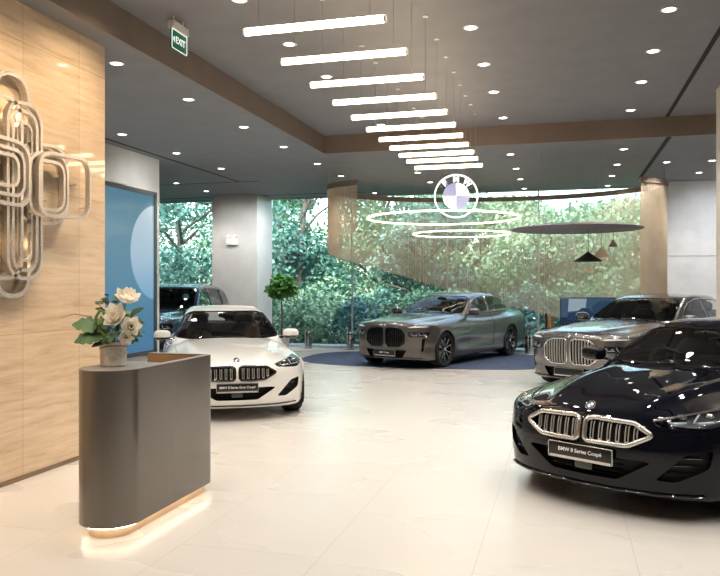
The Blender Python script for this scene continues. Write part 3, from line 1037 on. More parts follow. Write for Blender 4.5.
    if badge:
        kind, v = P['emblem']
        if kind == 'top':
            p, g = S.hit('top', -v - 0.02, 0.0)
            g = (g + Vector((0.7, 0, 0))).normalized(); p = p + g * 0.012
        else: p, g = S.hit('front', 0.0, v)
        X = Vector((0, 1, 0)); Zv = g; Yv = Zv.cross(X).normalized()
        Mx = Matrix((( X.x, Yv.x, Zv.x, p.x), (X.y, Yv.y, Zv.y, p.y), (X.z, Yv.z, Zv.z, p.z), (0, 0, 0, 1)))
        reg(roundel(root, Mx, 0.041))
    # ---- mirrors
    ms, mz = P['mirror']
    for sg in (1, -1):
        p, g = S.hit('side', -ms, mz - 0.06, sg)
        yb = abs(p.y) if p is not None else 0.85
        mm = MB()
        cy = yb + 0.165
        mm.ellipsoid((-ms + 0.02, cy * sg, mz), (0.085, 0.125, 0.075), 20, 12, e=0.75)
        o = reg(mm.build('wing_mirror', body_mat, root, smooth=60))
        st = MB(); st.tube([(-ms + 0.01, (yb - 0.03) * sg, mz - 0.07), (-ms + 0.01, (yb + 0.06) * sg, mz - 0.055), (-ms + 0.015, (cy) * sg, mz - 0.055)], [0.03, 0.022, 0.03], 8, ry=0.018, flat=(1, 0, 0))
        st.build('mirror_arm', M_GLOSSB, o, smooth=60)
        mg = MB(); mg.ellipsoid((-ms - 0.050, cy * sg, mz), (0.022, 0.105, 0.06), 16, 8, e=0.7); mg.build('mirror_glass', M_CHROME, o, smooth=60)
        ml = MB(); ml.ellipsoid((-ms + 0.02, cy * sg, mz - 0.035), (0.082, 0.122, 0.043), 16, 8, e=0.75); ml.build('mirror_base', M_GLOSSB, o, smooth=60)
    # ---- cabin
    sz = P['seatz']
    cw = P['cowl']
    db = MB()
    top = P['shield'][0][1] - 0.03
    prof = [(-cw - 0.02, top - 0.10), (-cw - 0.10, top - 0.015), (-cw - 0.28, top), (-cw - 0.42, top - 0.02), (-cw - 0.46, top - 0.10), (-cw - 0.36, top - 0.26), (-cw - 0.10, top - 0.30)]
    n = len(prof)
    for q, yy in enumerate((-0.70, 0.70)):
        db.v += [(x, yy, z) for x, z in prof]
    db.f += [tuple(range(n)), tuple(range(2 * n - 1, n - 1, -1))] + [(i, i + n, (i + 1) % n + n, (i + 1) % n) for i in range(n)]
    db.mi += [0] * (n + 2)
    dash = reg(db.build('dashboard', M_DASH, root, smooth=40, bevel=0.01))
    dsp = MB(); dsp.box((-cw - 0.44, 0.02, top + 0.035), (0.015, 0.5, 0.12)); dsp.build('display_screen', M_GLOSSB, dash, bevel=0.004)
    swm = MB()
    Mw = Matrix.Translation((-cw - 0.62, -0.37, top - 0.045)) @ Matrix.Rotation(math.radians(-65), 4, 'Y')
    swm.tube([Mw @ Vector((0.185 * math.cos(t), 0.185 * math.sin(t), 0)) for t in np.linspace(0, 2 * PI, 33)[:-1]], 0.016, 8, closed=True)
    for an in (0, PI, PI * 1.5):
        swm.tube([Mw @ Vector((0.03 * math.cos(an), 0.03 * math.sin(an), -0.01)), Mw @ Vector((0.18 * math.cos(an + PI / 2), 0.18 * math.sin(an + PI / 2), 0))], 0.014, 6)
    swm.lathe([(0, 0.02), (0.06, 0.012), (0.065, -0.03), (0, -0.03)], 20, M=Mw)
    reg(swm.build('steering_wheel', M_DASH, root, smooth=50))
    fx = -cw - 1.02
    for sg in (1, -1):
        reg(seat_mesh(seat_mat, 'front_seat', root, (fx, 0.37 * sg, 0.19 + sz)))
    if P['L'] > 4.9 or True:
        reg(seat_mesh(seat_mat, 'rear_seat', root, (fx - 0.88 if P['L'] > 4.9 else fx - 0.78, 0, 0.17 + sz), w=1.25, head=True, wide=True, tilt=0.40))
    mi = MB(); mi.ellipsoid((-cw - 0.62, 0, P['shield'][2][1] - 0.055), (0.02, 0.12, 0.035), 14, 8, e=0.6)
    mi.tube([(-cw - 0.61, 0, P['shield'][2][1] - 0.05), (-cw - 0.58, 0, P['shield'][2][1] - 0.01)], 0.012, 6)
    reg(mi.build('inside_mirror', M_BLACK, root, smooth=50))
    wp = MB()
    for yy in (-0.62, 0.02):
        pts = S.line('front', [(yy, P['shield'][0][1] - 0.012), (yy + 0.28, P['shield'][0][1] - 0.018), (yy + 0.56, P['shield'][0][1] - 0.005)], off=0.014, step=0.08)
        if len(pts) > 2: wp.tube(pts, 0.007, 6)
    if wp.v: reg(wp.build('windshield_wiper', M_BLACK, root))
    # ---- wheels
    for sx in (P['sF'], P['sR']):
        for sg in (1, -1):
            reg(build_wheel(root, P['wr'], (-sx, (P['track'] - 0.125) * sg, P['wr']), sg))
    # splitter under the nose
    sp = MB()
    zb = P['bottom'][0][1] + 0.035
    ln = S.line('front', [(-0.78, zb), (0.78, zb)], off=0.006, step=0.05)
    if len(ln) > 3:
        sp.tube(ln, 0.016, 8, ry=0.010); reg(sp.build('front_splitter', M_GLOSSB, root, smooth=60))
    return root
# ------------------------------------------------------------------ camera
cam_d = bpy.data.cameras.new('camera')
cam = bpy.data.objects.new('camera', cam_d)
COL.objects.link(cam)
cam.location = (0, 0, 1.72)
cam.rotation_euler = (math.radians(90), 0, math.radians(15.3))
cam_d.sensor_width = 36
cam_d.lens = 36 * 743 / 720
cam_d.shift_y = -1.5 / 720
cam_d.clip_start = 0.05
SC.camera = cam

# ------------------------------------------------------------------ surface materials
def mat_floor():
    m = pbr('floor_tiles', (0.6, 0.56, 0.5), 0.28)
    nt, N, L, b = nodes_of(m)
    tc = add(nt, 'ShaderNodeTexCoord')
    mp = add(nt, 'ShaderNodeMapping')
    mp.inputs['Location'].default_value = (0.525, 0.35, 0)
    L.new(tc.outputs['Object'], mp.inputs['Vector'])
    br = add(nt, 'ShaderNodeTexBrick', offset=0.5, i_Scale=1.0)
    br.inputs['Mortar Size'].default_value = 0.003
    br.inputs['Mortar Smooth'].default_value = 0.2
    br.inputs['Brick Width'].default_value = 1.93
    br.inputs['Row Height'].default_value = 0.965
    br.inputs['Color1'].default_value = (0.66, 0.632, 0.598, 1)
    br.inputs['Color2'].default_value = (0.648, 0.62, 0.586, 1)
    br.inputs['Mortar'].default_value = (0.50, 0.46, 0.41, 1)
    rt = add(nt, 'ShaderNodeMapping')
    rt.inputs['Rotation'].default_value = (0, 0, PI / 2)
    L.new(mp.outputs[0], rt.inputs['Vector'])
    L.new(rt.outputs[0], br.inputs['Vector'])
    ns = add(nt, 'ShaderNodeTexNoise', i_Scale=0.9, i_Detail=2.0, i_Roughness=0.4)
    st = add(nt, 'ShaderNodeMapping')
    st.inputs['Scale'].default_value = (0.7, 1.2, 1)
    L.new(tc.outputs['Object'], st.inputs['Vector'])
    L.new(st.outputs[0], ns.inputs['Vector'])
    rp = ramp(nt, [(0.2, (0.985, 0.983, 0.98)), (0.8, (1.01, 1.01, 1.01))])
    L.new(ns.outputs['Fac'], rp.inputs['Fac'])
    mx = add(nt, 'ShaderNodeMix', data_type='RGBA', blend_type='MULTIPLY')
    mx.inputs['Factor'].default_value = 1
    L.new(br.outputs['Color'], mx.inputs['A']); L.new(rp.outputs['Color'], mx.inputs['B'])
    L.new(mx.outputs['Result'], b.inputs['Base Color'])
    r2 = ramp(nt, [(0.3, (0.26,) * 3), (0.75, (0.30,) * 3)])
    L.new(ns.outputs['Fac'], r2.inputs['Fac'])
    L.new(r2.outputs['Color'], b.inputs['Roughness'])
    return m

def mat_stone():
    m = pbr('travertine', (0.75, 0.58, 0.4), 0.035, spec=0.5)
    nt, N, L, b = nodes_of(m)
    tc = add(nt, 'ShaderNodeTexCoord')
    mp = add(nt, 'ShaderNodeMapping')
    mp.inputs['Scale'].default_value = (1, 0.9, 9.0)
    L.new(tc.outputs['Object'], mp.inputs['Vector'])
    n1 = add(nt, 'ShaderNodeTexNoise', i_Scale=1.7, i_Detail=10.0, i_Roughness=0.7, i_Distortion=0.35)
    L.new(mp.outputs[0], n1.inputs['Vector'])
    rp = ramp(nt, [(0.28, (0.56, 0.40, 0.25)), (0.45, (0.72, 0.54, 0.36)), (0.6, (0.80, 0.63, 0.44)), (0.8, (0.86, 0.71, 0.53))])
    L.new(n1.outputs['Fac'], rp.inputs['Fac'])
    # slab joints: on the wall plane (y across, z up)
    sep = add(nt, 'ShaderNodeSeparateXYZ'); L.new(tc.outputs['Object'], sep.inputs[0])
    cb = add(nt, 'ShaderNodeCombineXYZ')
    L.new(sep.outputs['Y'], cb.inputs['X']); L.new(sep.outputs['Z'], cb.inputs['Y'])
    br = add(nt, 'ShaderNodeTexBrick', offset=0.0, i_Scale=1.0)
    br.inputs['Mortar Size'].default_value = 0.0025
    br.inputs['Brick Width'].default_value = 0.80
    br.inputs['Row Height'].default_value = 1.30
    br.inputs['Color1'].default_value = (1, 1, 1, 1); br.inputs['Color2'].default_value = (0.90, 0.90, 0.90, 1)
    br.inputs['Mortar'].default_value = (0.55, 0.5, 0.45, 1)
    L.new(cb.outputs[0], br.inputs['Vector'])
    mx = add(nt, 'ShaderNodeMix', data_type='RGBA', blend_type='MULTIPLY'); mx.inputs['Factor'].default_value = 1
    L.new(rp.outputs[0], mx.inputs['A']); L.new(br.outputs['Color'], mx.inputs['B'])
    L.new(mx.outputs['Result'], b.inputs['Base Color'])
    return m

def mat_plain(name, color, rough=0.6, scale=3.0, amt=0.06, metal=0.0):
    m = pbr(name, color, rough, metal)
    nt, N, L, b = nodes_of(m)
    tc = add(nt, 'ShaderNodeTexCoord')
    ns = add(nt, 'ShaderNodeTexNoise', i_Scale=scale, i_Detail=4.0)
    L.new(tc.outputs['Object'], ns.inputs['Vector'])
    rp = ramp(nt, [(0.3, tuple(c * (1 - amt) for c in color)), (0.7, tuple(c * (1 + amt) for c in color))])
    L.new(ns.outputs['Fac'], rp.inputs['Fac'])
    L.new(rp.outputs['Color'], b.inputs['Base Color'])
    return m

M_FLOOR = mat_floor()
M_STONE = mat_stone()
M_CEIL = mat_plain('ceiling_grey_paint', (0.205, 0.21, 0.23), 0.7)
M_FASCIA = mat_plain('bronze_fascia', (0.20, 0.155, 0.125), 0.45)
M_WALL = mat_plain('pale_grey_wall', (0.62, 0.62, 0.60), 0.55)
M_WALLW = mat_plain('white_wall_panel', (0.80, 0.81, 0.83), 0.5)
M_COLUMN = mat_plain('grey_column', (0.60, 0.585, 0.57), 0.5)
M_WARM = mat_plain('warm_white_column', (0.75, 0.70, 0.63), 0.5)
M_SLOT = pbr('slot_black', (0.004, 0.004, 0.004), 0.8)
M_GLASS = thin_glass('window_glass', (0.88, 0.96, 0.94), 1.45, gain=0.8)
M_MULL = pbr('window_metal', (0.55, 0.58, 0.58), 0.35, 0.6)
M_BRONZE = mat_plain('brushed_bronze', (0.30, 0.22, 0.15), 0.32, 40, 0.1, 0.9)

def slab(name, x0, x1, y0, y1, z0, z1, mat, kind='structure', bevel=0.0, parent=None):
    mb = MB()
    mb.box(((x0 + x1) / 2, (y0 + y1) / 2, (z0 + z1) / 2), (x1 - x0, y1 - y0, z1 - z0))
    o = mb.build(name, mat, parent, smooth=0 if bevel == 0 else 35, bevel=bevel)
    if kind and parent is None: o['kind'] = kind
    return o

# ------------------------------------------------------------------ the room
XW0, XW1, YB, YF = -14.0, 9.0, -4.0, 19.9
ZL, ZU = 4.24, 4.57
slab('floor', XW0, XW1, YB, YF + 0.1, -0.15, 0.0, M_FLOOR)
slab('ceiling', -4.38, XW1, YB, 13.42, ZU, 4.9, M_CEIL)
slab('ceiling_left', XW0, -4.38, YB, YF + 0.1, ZL, 4.9, M_CEIL)
slab('ceiling_back', -4.38, XW1, 13.42, YF + 0.1, ZL, 4.9, M_CEIL)
slab('trim_1', -4.385, -4.36, YB, 13.42, ZL - 0.004, ZU, M_FASCIA)
slab('trim_2', -4.36, XW1, 13.39, 13.42, ZL - 0.004, ZU, M_FASCIA)
slab('trim_3', 1.65, 1.71, 4.0, 13.39, ZU - 0.003, ZU + 0.01, M_SLOT)
slab('trim_4', 1.68, 1.76, 13.43, 18.6, ZL - 0.003, ZL + 0.01, M_SLOT)
slab('trim_5', -7.55, -7.49, 7.0, 16.5, ZL - 0.003, ZL + 0.01, M_SLOT)
slab('trim_6', -10.5, -7.0, 16.47, 16.52, ZL - 0.003, ZL + 0.01, M_SLOT)
slab('trim_7', -13.0, -5.1, 19.1, 19.2, ZL - 0.003, ZL + 0.01, M_SLOT)
slab('wall_stone', -5.05, -4.65, YB, 6.83, 0.0, ZL, M_STONE)
slab('baseboard_stone', -4.65, -4.635, YB, 6.83, 0.0, 0.035, M_BRONZE)
slab('wall_left', -8.0, -7.75, 6.0, 13.2, 0.0, ZL, M_WALL)
slab('wall_recess', -8.0, -5.05, 5.9, 6.0, 0.0, ZL, M_WALL)
slab('wall_far_left', XW0 - 0.2, XW0, YB, YF, 0.0, ZL, M_WALL)
slab('wall_back', XW0, XW1, YB - 0.2, YB, 0.0, 4.9, M_WALL)
slab('wall_side', XW1, XW1 + 0.2, YB, YF, 0.0, 4.9, M_WALL)
wr = slab('wall_right', 2.0, XW1, 19.2, YF, 0.0, ZL, M_WALLW)
slab('panel_joint', 2.0, XW1, 19.192, 19.2, 2.44, 2.465, M_COLUMN, None, parent=wr)
for k in range(3):
    slab('panel_joint', 3.9 + 1.9 * k, 3.91 + 1.9 * k, 19.194, 19.2, 0, ZL, M_COLUMN, None, parent=wr)
slab('wall_column_window', -9.40, -8.06, 18.81, YF, 0.0, ZL, M_COLUMN)
slab('wall_column_right', 2.14, 2.74, 11.16, 11.76, 0.0, ZU, M_WARM)

# window wall: panes with slim metal posts, one setting piece per bay
bays = [-14.0, -11.7, -9.40, -8.06, -5.66, -3.0, -0.62, 2.0]
wn = 1
for x0, x1 in zip(bays[:-1], bays[1:]):
    if (x0, x1) == (-9.40, -8.06): continue
    w = slab('window_%d' % wn, x0, x1, YF, YF + 0.012, 0.06, ZL, M_GLASS)
    slab('sill', x0, x1, YF - 0.03, YF + 0.04, 0.0, 0.06, M_MULL, None, parent=w)
    slab('mullion', x1 - 0.02, x1 + 0.02, YF - 0.05, YF - 0.002, 0.06, ZL, M_MULL, None, parent=w)
    slab('window_head', x0, x1, YF - 0.02, YF + 0.03, ZL - 0.035, ZL, M_MULL, None, parent=w)
    wn += 1

# ------------------------------------------------------------------ lights in the ceiling
M_DLIGHT = glow('downlight_glow', (1.0, 0.93, 0.82), 14.0)
M_DRING = pbr('downlight_ring', (0.75, 0.75, 0.75), 0.4)
M_TUBE = glow('tube_glow', (1.0, 0.74, 0.48), 13.0)
M_WIRE = pbr('thin_wire', (0.35, 0.33, 0.31), 0.4, 0.8)

def spot(loc, energy, size, color, blend=0.6, rot=(0, 0, 0), radius=0.06):
    l = bpy.data.lights.new('lamp_spot', 'SPOT')
    l.energy = energy; l.spot_size = math.radians(size); l.color = color; l.spot_blend = blend
    l.shadow_soft_size = radius
    o = bpy.data.objects.new('spot_light', l)
    COL.objects.link(o)
    o.location = loc; o.rotation_euler = rot
    return o

def downlight_proto():
    t = thing('recessed_downlight', 'small round recessed downlight', 'ceiling light')
    a = MB(); a.lathe([(0.062, 0.0), (0.085, 0.0), (0.088, -0.006), (0.070, -0.012), (0.062, -0.006)], 24, closed=True)
    a.build('trim_ring', M_DRING, t)
    b = MB(); b.lathe([(0.063, -0.004), (0.04, -0.006), (0, -0.006)], 24)
    b.build('lens', M_DLIGHT, t)
    return t

DL = []
rows_u = [2.6, 4.0, 5.4, 6.8, 8.2, 9.6, 11.0, 12.72]
for x in (-3.1, -0.98, 1.05, 3.1):
    for y in rows_u: DL.append((x, y, ZU, 'raised'))
for y in (7.36, 9.03, 10.82, 12.55, 14.45): DL.append((-4.86, y, ZL, 'left'))
for y in (10.82, 12.61, 14.51): DL.append((-7.04, y, ZL, 'left'))
for y in (16.27, 17.84, 19.35): DL.append((-9.09, y, ZL, 'left'))
for x in (-0.97, 1.07):
    for y in (14.4, 16.18, 17.8, 19.5): DL.append((x, y, ZL, 'back'))
for x, y in ((2.02, 16.14), (2.89, 17.8), (2.87, 16.18), (-3.1, 17.73), (-3.1, 16.17), (-4.9, 19.4), (-4.88, 16.2)): DL.append((x, y, ZL, 'back'))
LAB = {'raised': ('round white downlight recessed in the raised ceiling around the glowing tubes', 'downlights in the raised ceiling'),
       'left': ('round white downlight recessed in the lower grey ceiling on the left', 'downlights in the left ceiling'),
       'back': ('round white downlight recessed in the lower ceiling by the window wall', 'downlights in the back ceiling')}
d0 = downlight_proto()
for k, (x, y, z, zone) in enumerate(DL):
    o = d0 if k == 0 else copy_tree(d0)
    o.location = (x, y, z)
    o['label'], o['group'] = LAB[zone]
    spot((x, y, z - 0.03), 102 if zone != 'back' else 105, 115, (1.0, 0.93, 0.83), radius=0.07)

ty = [5.40, 6.20, 6.99, 7.73, 8.47, 9.16, 9.83, 10.48, 11.10, 11.67, 12.35]
order = ['first', 'second', 'third', 'fourth', 'fifth', 'sixth', 'seventh', 'eighth', 'ninth', 'tenth', 'eleventh']
t0 = None
for k, y in enumerate(ty):
    if t0 is None:
        t0 = thing('tube_pendant', '', 'pendant light')
        a = MB()
        a.tube([(-0.56, 0, 0), (0.56, 0, 0)], 0.030, 12)
        a.build('light_tube', M_TUBE, t0)
        for sx in (-1, 1):
            c = MB(); c.tube([(0.56 * sx, 0, 0), (0.575 * sx, 0, 0)], 0.031, 12); c.build('end_cap', M_DRING, t0)
            w = MB(); w.tube([(0.45 * sx, 0, 0.03), (0.45 * sx, 0, ZU - 3.72)], 0.0025, 5); w.build('hanging_wire', M_WIRE, t0)
            r = MB(); r.lathe([(0.03, 0), (0.03, 0.012), (0, 0.012)], 16); q = r.build('ceiling_cap', M_DRING, t0); q.location = (0.45 * sx, 0, ZU - 3.72 - 0.012)
        o = t0
    else:
        o = copy_tree(t0)
    o.location = (-1.85, y, 3.72)
    o['label'] = 'glowing warm white hanging tube light, %s of the row counted from the front' % order[k]
    o['group'] = 'row of hanging tube lights'

# ------------------------------------------------------------------ exit sign under the raised ceiling
M_GREEN = pbr('exit_green', (0.0, 0.10, 0.045), 0.35, emis=(0.0, 0.16, 0.07), estr=0.25)
M_SIGNW = glow('exit_letters', (0.9, 1.0, 0.92), 1.0)
es = thing('exit_sign', 'green EXIT sign with a white housing hanging under the ceiling', 'sign', (-3.95, 7.12, 4.30))
a = MB(); a.box((0, 0, 0.165), (0.07, 0.34, 0.085)); a.build('housing', M_DRING, es, bevel=0.01)
a = MB(); a.box((0, 0, 0.02), (0.02, 0.32, 0.21)); pnl = a.build('sign_panel', M_GREEN, es, bevel=0.003)
a = MB(); a.tube([(0.012, y, z) for y, z in round_poly([(-0.157, -0.08), (0.157, -0.08), (0.157, 0.12), (-0.157, 0.12)], 0.01, 2)], 0.004, 6, closed=True); a.build('panel_edge', M_SIGNW, pnl)
MX = Matrix.Translation((0.0115, 0.02, 0.02)) @ Matrix.Rotation(PI / 2, 4, 'Z') @ Matrix.Rotation(PI / 2, 4, 'X')
text_mesh('exit_lettering', 'EXIT', 0.10, M_SIGNW, pnl, M=MX, extrude=0.001, bold=0.0005)
a = MB(); a.prism([(-0.135, 0.02), (-0.105, 0.055), (-0.105, -0.015)], 0.011, 0.0125, M=Matrix(((0, 0, 1, 0), (1, 0, 0, 0), (0, 1, 0, 0), (0, 0, 0, 1)))); a.build('arrow', M_SIGNW, pnl)
for y in (-0.1, 0.1):
    a = MB(); a.tube([(0, y, 0.2), (0, y, ZU - 4.30)], 0.006, 6); a.build('hanger', M_DRING, es)

# ------------------------------------------------------------------ emergency light on the window column
el = thing('emergency_light', 'white twin-head emergency light on the grey column', 'emergency light', (-8.78, 18.81, 2.98))
a = MB(); a.box((0, -0.035, -0.03), (0.34, 0.07, 0.18)); a.build('battery_box', M_WHITE, el, bevel=0.012)
for sx in (-1, 1):
    a = MB(); a.lathe([(0.0, 0.03), (0.03, 0.025), (0.045, -0.03), (0.045, -0.045), (0, -0.045)], 20, M=Matrix.Translation((0.10 * sx, -0.05, 0.11)) @ Matrix.Rotation(math.radians(-100), 4, 'X'))
    a.tube([(0.10 * sx, -0.04, 0.05), (0.10 * sx, -0.04, 0.1)], 0.01, 6)
    a.build('lamp_head', M_DRING, el)

# ------------------------------------------------------------------ display screen on the left wall
def mat_screen():
    m = pbr('screen_picture', (0, 0, 0), 0.12)
    nt, N, L, b = nodes_of(m)
    tc = add(nt, 'ShaderNodeTexCoord')
    sep = add(nt, 'ShaderNodeSeparateXYZ'); L.new(tc.outputs['Object'], sep.inputs[0])
    cb = add(nt, 'ShaderNodeCombineXYZ'); L.new(sep.outputs['Y'], cb.inputs['X']); L.new(sep.outputs['Z'], cb.inputs['Y'])
    dist = add(nt, 'ShaderNodeVectorMath', operation='DISTANCE'); dist.inputs[1].default_value = (1.11, 0.395, 0)
    L.new(cb.outputs[0], dist.inputs[0])
    disc = ramp(nt, [(0.455, (1, 1, 1)), (0.466, (0, 0, 0))])
    half = add(nt, 'ShaderNodeMath', operation='MULTIPLY', i_1=0.5); L.new(dist.outputs['Value'], half.inputs[0]); L.new(half.outputs[0], disc.inputs['Fac'])
    z01 = add(nt, 'ShaderNodeMapRange'); z01.inputs['From Min'].default_value = -1.55; z01.inputs['From Max'].default_value = 1.55; L.new(sep.outputs['Z'], z01.inputs['Value'])
    g1 = ramp(nt, [(0.0, (0.09, 0.24, 0.42)), (0.35, (0.13, 0.31, 0.47)), (0.75, (0.18, 0.36, 0.47)), (1.0, (0.12, 0.27, 0.37))])
    L.new(z01.outputs[0], g1.inputs['Fac'])
    g2 = ramp(nt, [(0.25, (0.16, 0.42, 0.66)), (0.6, (0.50, 0.70, 0.86)), (0.9, (0.66, 0.80, 0.90))])
    L.new(z01.outputs[0], g2.inputs['Fac'])
    vo = add(nt, 'ShaderNodeTexVoronoi', i_Scale=9.0); L.new(cb.outputs[0], vo.inputs['Vector'])
    stars = ramp(nt, [(0.0, (0.35, 0.45, 0.5)), (0.09, (0, 0, 0))]); L.new(vo.outputs['Distance'], stars.inputs['Fac'])
    ad = add(nt, 'ShaderNodeMix', data_type='RGBA', blend_type='ADD'); ad.inputs['Factor'].default_value = 0.45
    L.new(g1.outputs[0], ad.inputs['A']); L.new(stars.outputs[0], ad.inputs['B'])
    mx = add(nt, 'ShaderNodeMix', data_type='RGBA'); L.new(disc.outputs[0], mx.inputs['Factor']); L.new(ad.outputs['Result'], mx.inputs['A']); L.new(g2.outputs[0], mx.inputs['B'])
    L.new(mx.outputs['Result'], b.inputs['Emission Color'])
    b.inputs['Emission Strength'].default_value = 0.75
    return m
scn = thing('display_screen', 'tall blue display screen with a pale disc on the left wall', 'screen', (-7.75, 11.93, 1.985))
a = MB(); a.box((0.02, 0, 0), (0.04, 1.98, 3.0)); a.build('screen_panel', mat_screen(), scn)
fr = MB()
for (y, z, sy, sz) in ((0, 1.535, 2.14, 0.08), (0, -1.535, 2.14, 0.08), (1.03, 0, 0.08, 3.15), (-1.03, 0, 0.08, 3.15)):
    fr.box((0.035, y, z), (0.07, sy, sz))
fr.build('screen_frame', pbr('screen_frame_grey', (0.13, 0.135, 0.14), 0.35, 0.6), scn, weld=False)

# ------------------------------------------------------------------ loop sculpture on the stone wall
M_BRUSH = mat_plain('brushed_steel', (0.86, 0.80, 0.73), 0.40, 60, 0.12, 1.0)
def loop_ribbon(y0, y1, z0, z1, r, x, name='loop', th=0.030, dp=0.05, skew=0.0):
    pts = round_poly([(y0, z0), (y1, z0 + skew), (y1, z1), (y0, z1 - skew)], r, 8)
    mb = MB()
    n = len(pts)
    P = [Vector((0, p[0], p[1])) for p in pts]
    vs, fs = [], []
    for i in range(n):
        d = (P[(i + 1) % n] - P[i - 1]).normalized()
        nn = Vector((0, d.z, -d.y))
        for dx, dn in ((0, -th / 2), (dp, -th / 2), (dp, th / 2), (0, th / 2)):
            vs.append(P[i] + nn * dn + Vector((x + dx, 0, 0)))
    for i in range(n):
        j = (i + 1) % n
        for k in range(4):
            fs.append((i * 4 + k, i * 4 + (k + 1) % 4, j * 4 + (k + 1) % 4, j * 4 + k))
    mb.add(vs, fs)
    return mb.build(name, M_BRUSH, sculpt, smooth=40)
sculpt = thing('loop_sculpture', 'brushed metal wall sculpture of interlaced loops on the travertine wall', 'sculpture', (-4.65, 5.40, 2.6))
def L_(y0, y1, z0, z1, r, x, **k): return loop_ribbon(y0 - 5.40, y1 - 5.40, z0 - 2.6, z1 - 2.6, r, x, **k)
L_(5.19, 5.58, 1.64, 3.55, 0.195, 0.03, th=0.040)
L_(5.28, 5.70, 1.79, 3.32, 0.21, 0.07, th=0.032)
L_(5.34, 5.64, 1.86, 3.25, 0.15, 0.07, th=0.032)
L_(5.05, 5.45, 1.79, 3.32, 0.20, 0.07)
L_(5.42, 5.60, 1.95, 3.15, 0.09, 0.05, th=0.024)
L_(5.45, 6.12, 2.27, 3.04, 0.24, 0.03, skew=0.05)
L_(5.52, 6.04, 2.35, 2.94, 0.18, 0.09, skew=0.03)
L_(5.60, 5.99, 2.41, 2.87, 0.13, 0.09, skew=0.02)
L_(5.60, 6.33, 2.35, 2.96, 0.17, 0.13, skew=0.04)
L_(4.62, 5.50, 2.44, 2.95, 0.17, 0.11, th=0.032, skew=-0.03)
L_(4.72, 5.43, 2.51, 2.88, 0.13, 0.11, skew=-0.02)
L_(4.82, 5.36, 2.57, 2.83, 0.10, 0.11)
pins = MB()
for y, z in ((5.21, 2.6), (5.58, 2.2), (5.77, 2.5), (5.70, 2.97), (6.2, 2.7), (5.58, 3.0), (6.4, 2.5)):
    pins.tube([(0, y - 5.40, z - 2.6), (0.12, y - 5.40, z - 2.6)], 0.006, 6)
for k in range(7):
    pb = MB(); pb.v = pins.v[k * 12:(k + 1) * 12]; pb.f = [tuple(i - k * 12 for i in f) for f in pins.f if min(f) >= k * 12 and max(f) < (k + 1) * 12]; pb.mi = [0] * len(pb.f)
    pb.build('mounting_pin', M_BRUSH, sculpt)
for y, z, e in ((5.4, 3.2, 0.6), (5.42, 2.1, 0.6), (4.95, 2.7, 0.6)):
    l = bpy.data.lights.new('halo', 'POINT'); l.energy = e; l.color = (1.0, 0.72, 0.40); l.shadow_soft_size = 0.03
    o = bpy.data.objects.new('halo_light', l); COL.objects.link(o); o.location = (-4.61, y, z)

# ------------------------------------------------------------------ reception desk
M_DESK = pbr('desk_grey_lacquer', (0.20, 0.18, 0.16), 0.24, 0.65)
M_DESKTOP = mat_plain('desk_top', (0.25, 0.23, 0.21), 0.35)
M_DESKIN = mat_plain('desk_inner_wood', (0.30, 0.18, 0.09), 0.45)
M_PLINTH = mat_plain('desk_plinth', (0.60, 0.42, 0.28), 0.4)
desk = thing('reception_desk', 'dark grey reception desk with rounded end and glowing plinth', 'desk', (-3.06, 5.0, 0))
def desk_outline(inset=0.0):
    R = 0.22 - inset
    cx, cy = 0.0, 4.58 - 5.0
    pts = []
    for k in range(21):
        t = PI + PI * k / 20
        pts.append((cx + R * math.cos(t), cy + R * math.sin(t)))
    yf = 0.74 - inset
    rr = 0.11
    for k in range(9):
        t = PI / 2 * k / 8
        pts.append((0.22 - inset - rr + rr * math.cos(t), yf - rr + rr * math.sin(t)))
    xl = -0.38 + inset
    pts += [(xl, yf), (xl, yf - 0.07 + 2 * inset)] if inset else [(xl, yf), (xl, yf - 0.07)]
    xi = 0.22 - 0.065 + inset
    pts += [(xi, yf - 0.07 + 2 * inset), (xi, -0.02 - inset), (-0.22 + inset, -0.02 - inset)]
    return pts
H_D = 1.15
a = MB(); a.prism(desk_outline(), 0.085, H_D - 0.004); a.build('desk_body', M_DESK, desk, smooth=30)
a = MB(); a.prism(desk_outline(0.003), H_D - 0.004, H_D); a.build('desk_top', M_DESKTOP, desk, smooth=30)
a = MB(); a.box((-0.115, 0.668, 0.62), (0.53, 0.004, 1.04)); a.build('inner_panel', M_DESKIN, desk, smooth=0)
a = MB(); a.box((0.152, 0.325, 0.62), (0.004, 0.68, 1.04)); a.build('inner_panel', M_DESKIN, desk, smooth=0)
a = MB(); a.box((-0.05, 0.325, 0.74), (0.40, 0.68, 0.03)); a.build('work_shelf', M_DESKIN, desk, smooth=0)
pl = []
for k in range(21):
    t = PI + PI * k / 20
    pl.append((0.155 * math.cos(t), -0.42 + 0.155 * math.sin(t)))
pl += [(0.155, 0.67), (-0.30, 0.67), (-0.30, 0.61), (0.10, 0.61), (0.10, -0.05), (-0.155, -0.05)]
a = MB(); a.prism(pl, 0.0, 0.085); a.build('plinth', M_PLINTH, desk, smooth=30)
strip = MB()
sp = [(0.195 * math.cos(PI + PI * k / 20), -0.42 + 0.195 * math.sin(PI + PI * k / 20), 0.079) for k in range(21)] + [(0.195, 0.69, 0.079)]
strip.tube(sp, 0.006, 6)
strip.build('light_strip', glow('strip_glow', (1.0, 0.84, 0.62), 13.0), desk)

